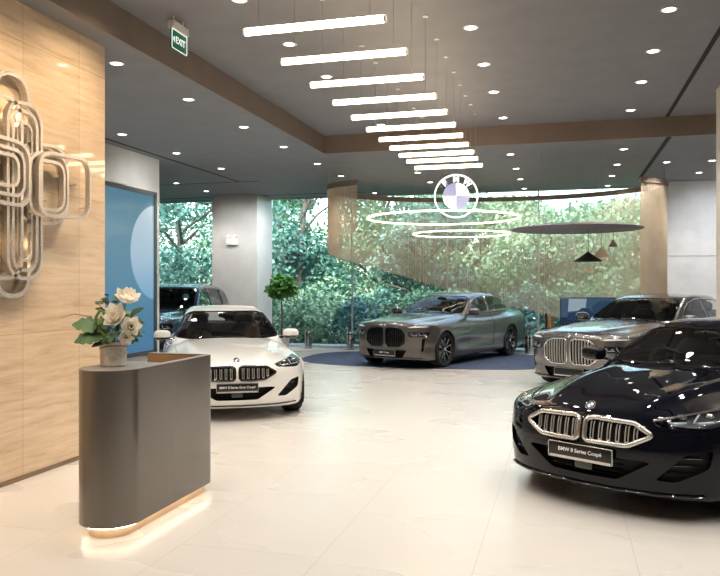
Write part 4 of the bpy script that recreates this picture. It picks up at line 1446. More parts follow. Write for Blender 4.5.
# ------------------------------------------------------------------ vase and flowers
def mat_marble():
    m = pbr('vase_marble', (0.6, 0.55, 0.5), 0.35)
    nt, N, L, b = nodes_of(m)
    tc = add(nt, 'ShaderNodeTexCoord')
    ns = add(nt, 'ShaderNodeTexNoise', i_Scale=14.0, i_Detail=8.0, i_Roughness=0.7, i_Distortion=1.2)
    L.new(tc.outputs['Object'], ns.inputs['Vector'])
    rp = ramp(nt, [(0.3, (0.52, 0.46, 0.40)), (0.5, (0.74, 0.68, 0.60)), (0.72, (0.88, 0.84, 0.78))])
    L.new(ns.outputs['Fac'], rp.inputs['Fac']); L.new(rp.outputs[0], b.inputs['Base Color'])
    return m
VX, VY = -3.13, 4.70
vase = thing('flower_vase', 'mottled stone cylinder vase on the reception desk', 'vase', (VX, VY, H_D))
a = MB(); a.lathe([(0, 0.0), (0.086, 0.0), (0.091, 0.006), (0.094, 0.16), (0.091, 0.172), (0.083, 0.172), (0.080, 0.16), (0.078, 0.03), (0, 0.03)], 36)
a.build('vase_body', mat_marble(), vase)
a = MB(); a.tube([(0.0955 * math.cos(t), 0.0955 * math.sin(t), 0.128 + 0.02 * math.sin(t * 1 + 2.4)) for t in np.linspace(0, 2 * PI, 33)[:-1]], 0.0035, 6, closed=True)
a.build('cord', pbr('cord_brown', (0.20, 0.13, 0.08), 0.7), vase)

RV = Vector((0.9646, 0.2639, 0)); FV = Vector((-0.2639, 0.9646, 0)); UZ = Vector((0, 0, 1))
def leaf_green(name, c, rough=0.4):
    m = mat_plain(name, c, rough, 12, 0.25)
    return m
M_LEAFD = leaf_green('leaf_dark', (0.02, 0.065, 0.018), 0.55)
M_LEAFM = leaf_green('leaf_mid', (0.035, 0.11, 0.02), 0.55)
M_LEAFB = leaf_green('leaf_bright', (0.14, 0.27, 0.05))
M_PETAL = mat_plain('petal_cream', (0.96, 0.91, 0.81), 0.5, 20, 0.04)
def see_through(m, amount):
    nt, N, L, b = nodes_of(m)
    out = [q for q in N if q.type == 'OUTPUT_MATERIAL'][0]
    tl = add(nt, 'ShaderNodeBsdfTranslucent')
    src = b.inputs['Base Color'].links[0].from_socket
    L.new(src, tl.inputs[0])
    mx = add(nt, 'ShaderNodeMixShader'); mx.inputs[0].default_value = amount
    L.new(b.outputs[0], mx.inputs[1]); L.new(tl.outputs[0], mx.inputs[2]); L.new(mx.outputs[0], out.inputs[0])
see_through(M_PETAL, 0.4)
M_PETALH = mat_plain('petal_heart', (0.72, 0.50, 0.24), 0.6)
M_STEM = pbr('stem_green', (0.10, 0.16, 0.05), 0.5)
M_TWIG = pbr('twig_brown', (0.12, 0.07, 0.035), 0.6)

def blade(mb, base, d, up, ln, wd, curl=0.2, n=6, mi=0, tip=1.0, lobes=0):
    """one leaf or petal: base point, direction, face normal"""
    d = Vector(d).normalized(); up = Vector(up); up = (up - d * up.dot(d)).normalized()
    sd = d.cross(up)
    vs, fs = [], []
    for i in range(n + 1):
        t = i / n
        w = wd * (math.sin(PI * min(1, t ** 0.8)) ** 0.75) * (1 if t < 1 else 0) + 0.002
        if lobes: w *= 0.62 + 0.38 * abs(math.cos(t * PI * lobes))
        c = Vector(base) + d * (ln * t) - up * (curl * ln * t * t)
        vs += [c - sd * w + up * (0.18 * w), c, c + sd * w + up * (0.18 * w)]
    for i in range(n):
        for k in (0, 1):
            fs.append((3 * i + k, 3 * i + k + 1, 3 * i + k + 4, 3 * i + k + 3))
    mb.add(vs, fs, mi)

def at_v(r, f, z): return RV * r + FV * f + UZ * z
rng = random.Random(4)
# blooms
blooms = [(0.095, -0.01, 0.455, 0.10, (0.30, -0.45, 0.80), 'tall pointed cream flower at the top of the vase arrangement'),
          (0.050, -0.06, 0.345, 0.10, (-0.15, -0.85, 0.40), 'open cream flower in the middle of the vase arrangement'),
          (0.130, -0.05, 0.280, 0.080, (0.5, -0.75, 0.2), 'cream flower low on the right of the vase arrangement'),
          (0.110, -0.08, 0.215, 0.060, (0.4, -0.8, -0.15), 'small pale flower hanging lowest on the right of the vase')]
for k, (r, f, z, sz, dr, lab) in enumerate(blooms):
    b = thing('cream_flower', lab, 'flower', Vector((VX, VY, H_D)) + at_v(r, f, z), group='cream flowers in the vase')
    ax = at_v(dr[0], dr[1], dr[2]).normalized()
    A, B = frame_of(ax)
    for ring, (np_, ln, op) in enumerate(((6, 1.0, 1.05), (6, 0.95, 0.7), (5, 0.8, 0.38))):
        for q in range(np_):
            t = 2 * PI * (q + ring * 0.5) / np_ + rng.uniform(-0.1, 0.1)
            out = A * math.cos(t) + B * math.sin(t)
            d = ax * math.cos(op) + out * math.sin(op)
            pm = MB()
            blade(pm, out * sz * 0.08, d, ax * math.sin(op) - out * math.cos(op), sz * ln * 1.15, sz * 0.40, curl=-0.18, n=6)
            pm.build('petal', M_PETAL, b, smooth=80)
    h = MB(); h.ellipsoid(ax * sz * 0.15, (sz * 0.18,) * 3, 12, 8); h.build('flower_heart', M_PETALH, b, smooth=80)
    s = MB(); s.tube([Vector((0, 0, 0)), at_v(-r * 0.5, -f * 0.5, -(z - 0.12) * 0.5), at_v(-r * 0.8, -f * 0.8, -(z - 0.10))], 0.004, 6); s.build('stem', M_STEM, b)
# foliage
fo = thing('foliage_bunch', 'green leaf bunch spreading from the stone vase', 'foliage', (VX, VY, H_D))
for (r, f, z, dr, ln, wd) in ((-0.07, -0.05, 0.27, (-0.85, -0.25, 0.28), 0.20, 0.085), (-0.05, -0.08, 0.22, (-0.8, -0.5, -0.05), 0.19, 0.075)):
    m = MB(); blade(m, at_v(r, f, z), at_v(*dr), at_v(0.15, -0.7, 0.7), ln, wd, 0.25, 14, lobes=4)
    m.build('broad_leaf', M_LEAFM, fo, smooth=80)
    m = MB(); m.tube([at_v(0, 0, 0.12), at_v(r * .6, f * .6, z - 0.05), at_v(r, f, z)], 0.004, 6); m.build('leaf_stem', M_STEM, fo)
for k in range(66):
    a_ = rng.uniform(0, 2 * PI)
    rr_ = rng.uniform(0.02, 0.12)
    z = rng.uniform(0.16, 0.36)
    r = math.cos(a_) * rr_ + 0.015; f = math.sin(a_) * rr_
    if f < 0.02 and any(abs(r - q[0]) < q[3] * 0.8 and abs(z - q[2]) < q[3] * 0.9 for q in blooms): f = abs(f) + 0.05
    m = MB()
    dr = at_v(math.cos(a_) + rng.uniform(-.3, .5), math.sin(a_) + (0.3 if f > 0.04 else -0.4), rng.uniform(-0.35, 0.7))
    blade(m, at_v(r, f, z), dr, at_v(0.1, -0.6, 0.8), rng.uniform(0.07, 0.13), rng.uniform(0.020, 0.034), 0.25)
    m.build('leaf', rng.choice([M_LEAFD, M_LEAFD, M_LEAFM]), fo, smooth=80)
for k in range(16):
    m = MB(); z = rng.uniform(0.18, 0.30)
    blade(m, at_v(rng.uniform(0.06, 0.15), rng.uniform(-0.08, 0.02), z), at_v(rng.uniform(0.5, 1), rng.uniform(-.6, .1), rng.uniform(-0.4, 0.6)), at_v(0, -0.6, 0.8), rng.uniform(0.05, 0.08), 0.016, 0.2)
    m.build('leaf', M_LEAFB if k % 3 == 0 else M_LEAFM, fo, smooth=80)
m = MB(); m.tube([at_v(-0.02 + x, -0.09, z) for x, z in ((0.02, 0.19), (-0.06, 0.27), (-0.075, 0.35), (-0.045, 0.40), (-0.015, 0.39), (-0.02, 0.33), (-0.06, 0.28))], [0.005, 0.010, 0.012, 0.012, 0.011, 0.008, 0.004], 8)
m.build('curled_pod', M_LEAFB, fo, smooth=80)
for pts in (((0, 0, 0.15), (-0.06, 0, 0.36), (-0.12, 0.02, 0.46)), ((0, 0, 0.15), (-0.02, 0, 0.40), (-0.05, 0.02, 0.50)), ((0, 0, 0.15), (0.03, 0.02, 0.42), (0.02, 0.03, 0.50))):
    tw = MB(); tw.tube([at_v(*p) for p in pts], 0.003, 5); two = tw.build('twig', M_TWIG, fo)
    for k in range(6):
        m = MB(); t = 0.5 + 0.5 * k / 5
        p = Vector(pts[1]).lerp(Vector(pts[2]), (t - 0.5) * 2)
        blade(m, at_v(*p), at_v(rng.uniform(-1, 0.6), rng.uniform(-.5, .2), rng.uniform(-.2, .6)), at_v(0, -0.7, 0.7), rng.uniform(0.035, 0.055), 0.013, 0.1)
        m.build('twig_leaf', M_LEAFD, two, smooth=80)
tw = MB(); tw.tube([at_v(-0.03, -0.05, 0.24), at_v(-0.16, -0.08, 0.36), at_v(-0.25, -0.09, 0.375), at_v(-0.34, -0.1, 0.35)], [0.004, 0.003, 0.0025, 0.001], 5)
tw.build('long_tendril', M_TWIG, fo)
# ------------------------------------------------------------------ round carpet under the grey sedan
def mat_carpet():
    m = pbr('blue_carpet', (0.06, 0.09, 0.18), 0.95, spec=0.1)
    nt, N, L, b = nodes_of(m)
    tc = add(nt, 'ShaderNodeTexCoord')
    ns = add(nt, 'ShaderNodeTexNoise', i_Scale=7.0, i_Detail=9.0, i_Roughness=0.75)
    L.new(tc.outputs['Object'], ns.inputs['Vector'])
    rp = ramp(nt, [(0.3, (0.045, 0.06, 0.11)), (0.6, (0.10, 0.13, 0.21)), (0.8, (0.22, 0.25, 0.34))])
    L.new(ns.outputs['Fac'], rp.inputs['Fac']); L.new(rp.outputs[0], b.inputs['Base Color'])
    bp = add(nt, 'ShaderNodeBump', i_Strength=0.4, i_Distance=0.01)
    n2 = add(nt, 'ShaderNodeTexNoise', i_Scale=160.0)
    L.new(tc.outputs['Object'], n2.inputs['Vector']); L.new(n2.outputs['Fac'], bp.inputs['Height']); L.new(bp.outputs[0], b.inputs['Normal'])
    return m
a = MB()
sq = lambda v: math.copysign(abs(v) ** (2 / 2.8), v)
ell = [(3.1 * sq(math.cos(2 * PI * k / 96)), 1.95 * sq(math.sin(2 * PI * k / 96))) for k in range(96)]
a.prism(ell, 0.0, 0.012)
rug = a.build('round_carpet', mat_carpet(), smooth=30)
rug.location = (-2.95, 17.35, 0)
rug.rotation_euler = (0, 0, math.radians(1.5))
tag(rug, 'mottled blue oval carpet on the floor under the grey sedan', 'carpet')

# ------------------------------------------------------------------ bead curtain hanging in an open oval
def catmull(P, n):
    P = [Vector(p) for p in P]
    Q = [P[0] * 2 - P[1]] + P + [P[-1] * 2 - P[-2]]
    out = []
    for i in range(1, len(Q) - 2):
        for k in range(n):
            t = k / n
            p0, p1, p2, p3 = Q[i - 1], Q[i], Q[i + 1], Q[i + 2]
            out.append(0.5 * ((2 * p1) + (p2 - p0) * t + (2 * p0 - 5 * p1 + 4 * p2 - p3) * t * t + (3 * p1 - p0 - 3 * p2 + p3) * t ** 3))
    out.append(P[-1])
    return out
# x, y of the rail and the height of the curtain's hem there
rail = [(-4.19, 15.08, 2.93), (-4.85, 15.45, 2.72), (-5.13, 16.0, 2.52), (-5.14, 16.8, 2.40), (-4.80, 17.55, 2.26), (-4.15, 18.2, 2.05), (-3.27, 18.66, 1.78),
        (-1.62, 18.95, 1.30), (-0.3, 18.9, 1.0), (0.85, 18.5, 0.72), (1.65, 17.9, 0.55), (2.10, 17.3, 0.45), (2.05, 16.7, 0.40), (1.53, 16.2, 0.36)]
RP = catmull(rail, 24)
ZR = 3.86
cur = thing('curtain_rail', 'curved bronze curtain rail hung in an open oval above the grey sedan', 'rail')
a = MB()
a.tube([(p.x, p.y, ZR + 0.05) for p in RP], 0.022, 4, ry=0.075, flat=None)
# rectangular section: rebuild as a tall narrow band
vs, fs = [], []
for i, p in enumerate(RP):
    d = (RP[min(i + 1, len(RP) - 1)] - RP[max(i - 1, 0)]); d.z = 0; d.normalize()
    nn = Vector((-d.y, d.x, 0))
    for s_, z in ((-0.03, ZR), (0.03, ZR), (0.03, ZR + 0.11), (-0.03, ZR + 0.11)):
        vs.append((p.x + nn.x * s_, p.y + nn.y * s_, z))
for i in range(len(RP) - 1):
    for k in range(4):
        fs.append((i * 4 + k, i * 4 + (k + 1) % 4, i * 4 + 4 + (k + 1) % 4, i * 4 + 4 + k))
fs += [(0, 1, 2, 3), tuple(len(vs) - 4 + k for k in range(4))]
a = MB(); a.add(vs, fs)
a.build('rail_band', M_FASCIA, cur, smooth=30)
for k in range(6, len(RP), 26):
    p = RP[k]
    a = MB(); a.tube([(p.x, p.y, ZR + 0.11), (p.x, p.y, ZL)], 0.008, 6); a.build('rail_rod', M_WIRE, cur)
# the chains themselves: hundreds of fine strands
lens = [0.0]
for p, q in zip(RP[:-1], RP[1:]): lens.append(lens[-1] + math.hypot(q.x - p.x, q.y - p.y))
mb = MB()
step = 0.015
kk = 0
n_ch = int(lens[-1] / step)
rc = random.Random(9)
for q in range(n_ch):
    t = (q + rc.uniform(-0.2, 0.2)) * step
    t = max(0.01, min(lens[-1] - 0.01, t))
    while kk < len(lens) - 2 and lens[kk + 1] < t: kk += 1
    w = (t - lens[kk]) / (lens[kk + 1] - lens[kk])
    p = RP[kk].lerp(RP[kk + 1], w)
    z0 = p.z + rc.uniform(-0.03, 0.03)
    r = 0.0048
    ring = [(r * math.cos(u), r * math.sin(u)) for u in (0.3, 0.3 + 2 * PI / 3, 0.3 + 4 * PI / 3)]
    vs = [(p.x + x, p.y + y, z0) for x, y in ring] + [(p.x + x, p.y + y, ZR) for x, y in ring]
    mb.add(vs, [(0, 1, 4, 3), (1, 2, 5, 4), (2, 0, 3, 5)])
def mat_chain():
    m = pbr('chain_metal', (0.72, 0.60, 0.46), 0.5, 0.0)
    nt, N, L, b = nodes_of(m)
    tc = add(nt, 'ShaderNodeTexCoord')
    ns = add(nt, 'ShaderNodeTexNoise', i_Scale=3.0, i_Detail=2.0)
    L.new(tc.outputs['Object'], ns.inputs['Vector'])
    rp = ramp(nt, [(0.3, (0.74, 0.64, 0.51)), (0.7, (0.86, 0.78, 0.66))])
    L.new(ns.outputs['Fac'], rp.inputs['Fac']); L.new(rp.outputs[0], b.inputs['Base Color'])
    out = [q for q in N if q.type == 'OUTPUT_MATERIAL'][0]
    tl = add(nt, 'ShaderNodeBsdfTranslucent'); L.new(rp.outputs[0], tl.inputs[0])
    mx = add(nt, 'ShaderNodeMixShader'); mx.inputs[0].default_value = 0.55
    L.new(b.outputs[0], mx.inputs[1]); L.new(tl.outputs[0], mx.inputs[2]); L.new(mx.outputs[0], out.inputs[0])
    return m
ch = mb.build('chain_curtain', mat_chain(), None, smooth=0, weld=False)
tag(ch, 'sheer curtain of fine hanging metal chains sweeping around behind the grey sedan', 'curtain', kind='stuff')

# ------------------------------------------------------------------ ring lights inside the curtain
M_RING = glow('ring_glow', (1.0, 0.86, 0.62), 6.0)
for (x, y, z, R, lab) in ((-2.65, 16.85, 3.28, 1.72, 'large thin glowing ring light hung above the grey sedan'),
                          (-2.25, 17.0, 2.92, 1.10, 'smaller thin glowing ring light hanging below the large ring')):
    t = thing('ring_pendant', lab, 'pendant light', (x, y, z), group='ring lights above the carpet')
    a = MB(); a.tube([(R * math.cos(u), R * math.sin(u), 0) for u in np.linspace(0, 2 * PI, 97)[:-1]], 0.018 if R > 1.5 else 0.011, 8, closed=True)
    a.build('glow_ring', M_RING, t, smooth=60)
    for k in range(3):
        u = 2 * PI * k / 3 + 0.5
        w = MB(); w.tube([(R * math.cos(u), R * math.sin(u), 0), (R * math.cos(u), R * math.sin(u), ZL - z)], 0.003, 5); w.build('hanging_wire', M_WIRE, t)

# ------------------------------------------------------------------ hanging round emblem sign
M_SIGN = glow('sign_white', (1.0, 0.98, 0.95), 1.6)
M_LAV = glow('sign_lavender', (0.33, 0.38, 0.80), 0.62)
sg_ = thing('round_emblem_sign', 'large hanging round sign with BMW letters and blue and white quarters', 'sign', (-2.02, 14.5, 3.486), math.radians(8))
MF = Matrix.Rotation(PI / 2, 4, 'X')       # local xy plane -> facing -y
RS = 0.43
a = MB(); a.lathe([(RS * 0.935, -0.02), (RS, -0.02), (RS, 0.02), (RS * 0.935, 0.02)], 64, M=MF, closed=True); a.build('outer_ring', M_SIGN, sg_)
for q in range(4):
    a = MB()
    pl = [(0, 0)] + [(RS * 0.60 * math.cos(q * PI / 2 + k * PI / 32), RS * 0.60 * math.sin(q * PI / 2 + k * PI / 32)) for k in range(17)]
    a.prism(pl, -0.02, 0.02, M=MF)
    a.build('quarter', M_LAV if q in (1, 3) else M_SIGN, sg_, smooth=30)
for chx, an in (('B', 130), ('M', 90), ('W', 50)):
    th_ = math.radians(an)
    M = MF @ Matrix.Translation((RS * 0.765 * math.cos(th_), RS * 0.765 * math.sin(th_), 0)) @ Matrix.Rotation(th_ - PI / 2, 4, 'Z')
    text_mesh('letter', chx, 0.155, M_SIGN, sg_, M=M, extrude=0.015, bold=0.008)
for k in range(3):
    u = 2 * PI * k / 3 + PI / 6
    a = MB(); a.tube([MF @ Vector((RS * 0.58 * math.cos(u), RS * 0.58 * math.sin(u), -0.012)), MF @ Vector((RS * 0.95 * math.cos(u), RS * 0.95 * math.sin(u), -0.012))], 0.004, 6); a.build('spoke', M_WIRE, sg_)
for x in (-0.2, 0.2):
    a = MB(); a.tube([(x, 0, 0.37), (x, 0, ZL - 3.486)], 0.003, 5); a.build('hanging_wire', M_WIRE, sg_)

# ------------------------------------------------------------------ canopy disc and cone pendants
can = thing('canopy_disc', 'large flat grey disc hanging from the ceiling above the cone pendants', 'ceiling disc', (0.23, 14.58, 2.80))
a = MB(); a.lathe([(0, 0.075), (0.5, 0.07), (1.0, 0.05), (1.20, 0.012), (1.21, 0.0), (1.19, -0.012), (0, -0.02)], 72)
a.build('disc_panel', mat_plain('canopy_grey', (0.20, 0.19, 0.225), 0.6), can, smooth=40)
for k in range(4):
    u = 2 * PI * k / 4 + 0.6
    w = MB(); w.tube([(0.8 * math.cos(u), 0.8 * math.sin(u), 0.05), (0.8 * math.cos(u), 0.8 * math.sin(u), ZL - 2.80)], 0.003, 5); w.build('hanging_wire', M_WIRE, can)
M_CONE1 = pbr('cone_black', (0.02, 0.02, 0.022), 0.45)
M_CONE2 = pbr('cone_cream', (0.72, 0.60, 0.44), 0.5, emis=(1.0, 0.75, 0.45), estr=0.12)
M_CONE3 = pbr('cone_pink', (0.62, 0.40, 0.36), 0.5)
M_BULB = glow('warm_bulb', (1.0, 0.72, 0.42), 5.0)
for (x, y, zt, R, h, mat, lab) in ((0.45, 14.64, 2.375, 0.26, 0.185, M_CONE1, 'wide black cone pendant lamp hanging under the grey disc'),
                                   (0.70, 14.86, 2.47, 0.165, 0.20, M_CONE2, 'cream cone pendant lamp just behind the black cone'),
                                   (0.91, 14.80, 2.60, 0.085, 0.13, M_CONE3, 'small pink cone pendant lamp hanging highest on the right'),
                                   (0.47, 15.16, 2.15, 0.085, 0.14, M_CONE2, 'small cream cone pendant lamp hanging lowest below the black cone')):
    t = thing('cone_pendant', lab, 'pendant light', (x, y, zt - h), group='cone pendants under the disc')
    a = MB(); a.lathe([(R, 0.0), (R, 0.012), (0.02, h - 0.01), (0.012, h), (0.006, h - 0.012), (R - 0.012, 0.004)], 40, closed=True); a.build('lamp_shade', mat, t, smooth=30)
    a = MB(); a.ellipsoid((0, 0, h * 0.45), (0.025, 0.025, 0.03), 12, 8); a.build('bulb', M_BULB, t)
    a = MB(); a.tube([(0, 0, h - 0.005), (0, 0, 2.79 - (zt - h) if math.hypot(x - 0.23, y - 14.58) < 1.1 else ZL - (zt - h))], 0.004, 6); a.build('cord', M_SLOT, t)

# ------------------------------------------------------------------ television on a stand, folders on a side table
def flat(name, pts, y, mat, parent):
    a = MB(); a.prism([(p[0], p[1]) for p in pts], 0, 0.002, M=Matrix.Translation((0, y, 0)) @ Matrix.Rotation(PI / 2, 4, 'X'))
    return a.build(name, mat, parent, smooth=0)
tv = thing('television', 'flat television showing a dark car in blue light behind the right grey sedan', 'television', (0.52, 17.2, 0))
a = MB(); a.box((0, 0, 1.14), (1.18, 0.05, 0.68)); bez = a.build('screen_case', M_GLOSSB, tv, bevel=0.008)
def emi(name, c, s): return pbr(name, (0, 0, 0), 0.2, emis=c, estr=s)
flat('picture_sky', [(-0.57, 0.82), (0.57, 0.82), (0.57, 1.46), (-0.57, 1.46)], -0.026, emi('tv_blue', (0.06, 0.12, 0.20), 0.7), bez)
flat('picture_light', [(-0.42, 1.16), (-0.05, 1.20), (-0.02, 1.45), (-0.40, 1.45)], -0.0285, emi('tv_pale', (0.38, 0.48, 0.56), 0.7), bez)
flat('picture_building', [(0.10, 1.05), (0.57, 1.05), (0.57, 1.38), (0.30, 1.42), (0.10, 1.30)], -0.030, emi('tv_mid', (0.03, 0.065, 0.12), 0.8), bez)
flat('picture_road', [(-0.57, 0.82), (0.57, 0.82), (0.57, 0.98), (-0.57, 1.04)], -0.0315, emi('tv_dark', (0.015, 0.03, 0.06), 0.8), bez)
flat('picture_car', [(-0.44, 0.98), (0.20, 0.96), (0.22, 1.10), (0.10, 1.15), (0.02, 1.24), (-0.12, 1.25), (-0.22, 1.16), (-0.42, 1.13)], -0.033, emi('tv_car', (0.02, 0.05, 0.10), 0.8), bez)
a = MB(); a.box((0, 0.06, 0.55), (0.10, 0.05, 1.10)); a.build('stand_post', M_BLACK, tv, bevel=0.008)
a = MB(); a.box((0, 0.05, 0.015), (0.70, 0.40, 0.03)); a.build('stand_base', M_BLACK, tv, bevel=0.008)

tb = thing('side_table', 'low dark round side table with upright folders beside the television', 'table', (-0.26, 16.5, 0.012))
a = MB(); a.lathe([(0, 0.79), (0.20, 0.79), (0.205, 0.80), (0.20, 0.815), (0, 0.815)], 36); a.build('table_top', M_BLACK, tb)
a = MB(); a.tube([(0, 0, 0.02), (0, 0, 0.80)], 0.025, 12); a.build('table_leg', M_BLACK, tb)
a = MB(); a.lathe([(0, 0.0), (0.16, 0.0), (0.16, 0.012), (0.03, 0.03), (0, 0.03)], 32); a.build('table_base', M_BLACK, tb)
for k, (x, w, h, c, lab) in enumerate(((-0.09, 0.045, 0.32, (0.035, 0.025, 0.02), 'tall dark brown folder standing on the side table'),
                                       (-0.03, 0.05, 0.27, (0.62, 0.27, 0.05), 'orange folder standing on the side table'),
                                       (0.04, 0.05, 0.25, (0.30, 0.16, 0.07), 'tan brown folder standing on the side table'))):
    f = thing('folder', lab, 'folder', (-0.26 + x, 16.5, 0.827), group='folders on the side table')
    a = MB(); a.box((-w / 2 + 0.003, 0, h / 2), (0.006, 0.2, h)); a.box((w / 2 - 0.003, 0, h / 2), (0.006, 0.2, h)); a.box((0, -0.098, h / 2), (w, 0.006, h)); a.build('cover', pbr('folder_%d' % k, c, 0.5), f, weld=False)
    a = MB(); a.box((0, 0.005, h / 2), (w - 0.014, 0.18, h - 0.012)); a.build('pages', M_WHITE, f)

# ------------------------------------------------------------------ bollards by the glass
M_STEEL = pbr('brushed_bollard', (0.55, 0.56, 0.57), 0.22, 1.0)
for (x, y, lab) in ((-6.83, 19.55, 'short steel bollard by the window beside the potted tree'),
                    (-5.62, 19.55, 'short steel bollard by the window left of the grey sedan'),
                    (-0.85, 19.4, 'short steel bollard by the window right of the grey sedan')):
    t = thing('steel_bollard', lab, 'bollard', (x, y, 0), group='steel bollards by the window')
    a = MB(); a.lathe([(0, 0.0), (0.10, 0.0), (0.10, 0.46), (0.095, 0.475), (0, 0.48)], 28); a.build('post', M_STEEL, t)
    a = MB(); a.lathe([(0.101, 0.40), (0.103, 0.40), (0.103, 0.42), (0.101, 0.42)], 28, closed=True); a.build('band', M_GLOSSB, t)
    a = MB(); a.lathe([(0, 0), (0.125, 0), (0.125, 0.01), (0, 0.01)], 28); a.build('foot_plate', M_STEEL, t)

# ------------------------------------------------------------------ plants
def leaf_cloud(name, parent, blobs, n, size, mat, seed, droop=0.3):
    """leaves scattered over the shells of several blobs"""
    rg = np.random.default_rng(seed)
    tot = sum(b[3] * b[4] for b in blobs)
    V = []; F = []
    for (cx, cy, cz, rx, rz) in blobs:
        m = int(n * rx * rz / tot)
        d = rg.normal(size=(m, 3)); d /= np.linalg.norm(d, axis=1)[:, None]
        rad = rg.uniform(0.45, 1.0, m) ** 0.6
        c = np.array([cx, cy, cz]) + d * rad[:, None] * np.array([rx, rx, rz])
        nrm = d * 0.5 + rg.normal(size=(m, 3)) * 0.7 + np.array([0, 0, 0.4]); nrm /= np.linalg.norm(nrm, axis=1)[:, None]
        ax = rg.normal(size=(m, 3)) + d * 0.6 - np.array([0, 0, droop]); ax -= nrm * (ax * nrm).sum(1)[:, None]; ax /= np.linalg.norm(ax, axis=1)[:, None]
        sd = np.cross(ax, nrm)
        L_ = size * rg.uniform(0.6, 1.3, m)[:, None]; W_ = L_ * 0.32
        q = np.stack([c, c + ax * L_ * 0.45 + sd * W_, c + ax * L_, c + ax * L_ * 0.45 - sd * W_], 1)
        b0 = len(V)
        V += q.reshape(-1, 3).tolist()
        F += [(b0 + 4 * k, b0 + 4 * k + 1, b0 + 4 * k + 2, b0 + 4 * k + 3) for k in range(m)]
    me = bpy.data.meshes.new(name)
    me.from_pydata(V, [], F)
    return link_mesh(name, me, mat, parent)

def mat_leaves(name, c0, c1, c2, trans=0.25, scale=0.55):
    m = pbr(name, c1, 0.55)
    nt, N, L, b = nodes_of(m)
    tc = add(nt, 'ShaderNodeTexCoord')
    ns = add(nt, 'ShaderNodeTexNoise', i_Scale=scale, i_Detail=5.0, i_Roughness=0.7)
    L.new(tc.outputs['Object'], ns.inputs['Vector'])
    rp = ramp(nt, [(0.32, c0), (0.5, c1), (0.68, c2)])
    L.new(ns.outputs['Fac'], rp.inputs['Fac']); L.new(rp.outputs[0], b.inputs['Base Color'])
    out = [n for n in N if n.type == 'OUTPUT_MATERIAL'][0]
    tl = add(nt, 'ShaderNodeBsdfTranslucent'); L.new(rp.outputs[0], tl.inputs[0])
    mx = add(nt, 'ShaderNodeMixShader'); mx.inputs[0].default_value = trans
    L.new(b.outputs[0], mx.inputs[1]); L.new(tl.outputs[0], mx.inputs[2]); L.new(mx.outputs[0], out.inputs[0])
    return m

pt = thing('potted_tree', 'small potted tree with a round leafy crown by the grey column', 'potted plant', (-7.20, 18.45, 0))
leaf_cloud('crown', pt, [(0, 0, 1.70, 0.36, 0.28), (-0.2, 0.05, 1.62, 0.22, 0.18), (0.2, -0.05, 1.66, 0.24, 0.2), (0.02, 0, 1.88, 0.22, 0.16)], 1100, 0.13, mat_leaves('pot_leaves', (0.04, 0.14, 0.03), (0.09, 0.26, 0.05), (0.2, 0.42, 0.1), scale=4), 3, 0.5)
a = MB(); a.tube([(0, 0, 0.35), (0.012, 0.0, 0.9), (-0.01, 0.01, 1.35), (0, 0, 1.7)], [0.025, 0.02, 0.018, 0.012], 8); a.build('trunk', M_TWIG, pt)
a = MB(); a.lathe([(0, 0), (0.17, 0), (0.22, 0.40), (0.225, 0.42), (0.20, 0.42), (0.19, 0.36), (0, 0.36)], 32); a.build('pot', M_COLUMN, pt)

# outside: ground, trees, shrubs
def mat_ground():
    return mat_plain('outdoor_ground', (0.10, 0.17, 0.11), 0.9, 1.5, 0.3)
slab('ground_outside', -60, 60, 20.0, 95, -0.4, -0.12, mat_ground())
slab('trim_8', -20, 14, 20.0, 21.6, -0.12, -0.03, mat_plain('outdoor_path', (0.30, 0.33, 0.31), 0.8))
M_BARK = mat_plain('bark', (0.11, 0.085, 0.07), 0.9, 6, 0.3)
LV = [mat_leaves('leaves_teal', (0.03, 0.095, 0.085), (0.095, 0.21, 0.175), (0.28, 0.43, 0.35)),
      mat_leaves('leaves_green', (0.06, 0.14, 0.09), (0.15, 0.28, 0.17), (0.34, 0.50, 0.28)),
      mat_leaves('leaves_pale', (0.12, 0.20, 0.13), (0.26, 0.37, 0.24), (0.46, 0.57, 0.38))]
def tree(x, y, h, cr, kind, seed, label, n=2600, low=0.35, leaf=0.34):
    rg = random.Random(seed)
    t = thing('tree', label, 'tree', (x, y, -0.12), group='trees outside the window')
    lean = rg.uniform(-0.5, 0.5)
    tr = MB()
    tr.tube([(0, 0, 0), (lean * 0.15, 0.1, h * 0.22), (lean * 0.5, 0, h * 0.45), (lean, 0.1, h * 0.75)], [0.17, 0.13, 0.10, 0.04], 10)
    tr.build('trunk', M_BARK, t)
    for k in range(6):
        u = rg.uniform(0, 2 * PI); z0 = h * rg.uniform(0.22, 0.55); r = cr * rg.uniform(0.5, 0.85)
        br = MB(); br.tube([(lean * 0.3, 0.03, z0), (math.cos(u) * r * 0.5, math.sin(u) * r * 0.5, z0 + h * 0.10), (math.cos(u) * r, math.sin(u) * r, z0 + h * rg.uniform(0.1, 0.24))], [0.06, 0.045, 0.015], 7)
        br.build('branch', M_BARK, t)
    blobs = []
    for k in range(24):
        u = rg.uniform(0, 2 * PI); rr = cr * rg.uniform(0.15, 0.85)
        z = h * rg.uniform(low, 0.84)
        s_ = cr * rg.uniform(0.26, 0.50)
        blobs.append((math.cos(u) * rr, math.sin(u) * rr, z, s_, s_ * 0.62))
    leaf_cloud('crown', t, blobs, n, leaf, LV[kind], seed)
    return t
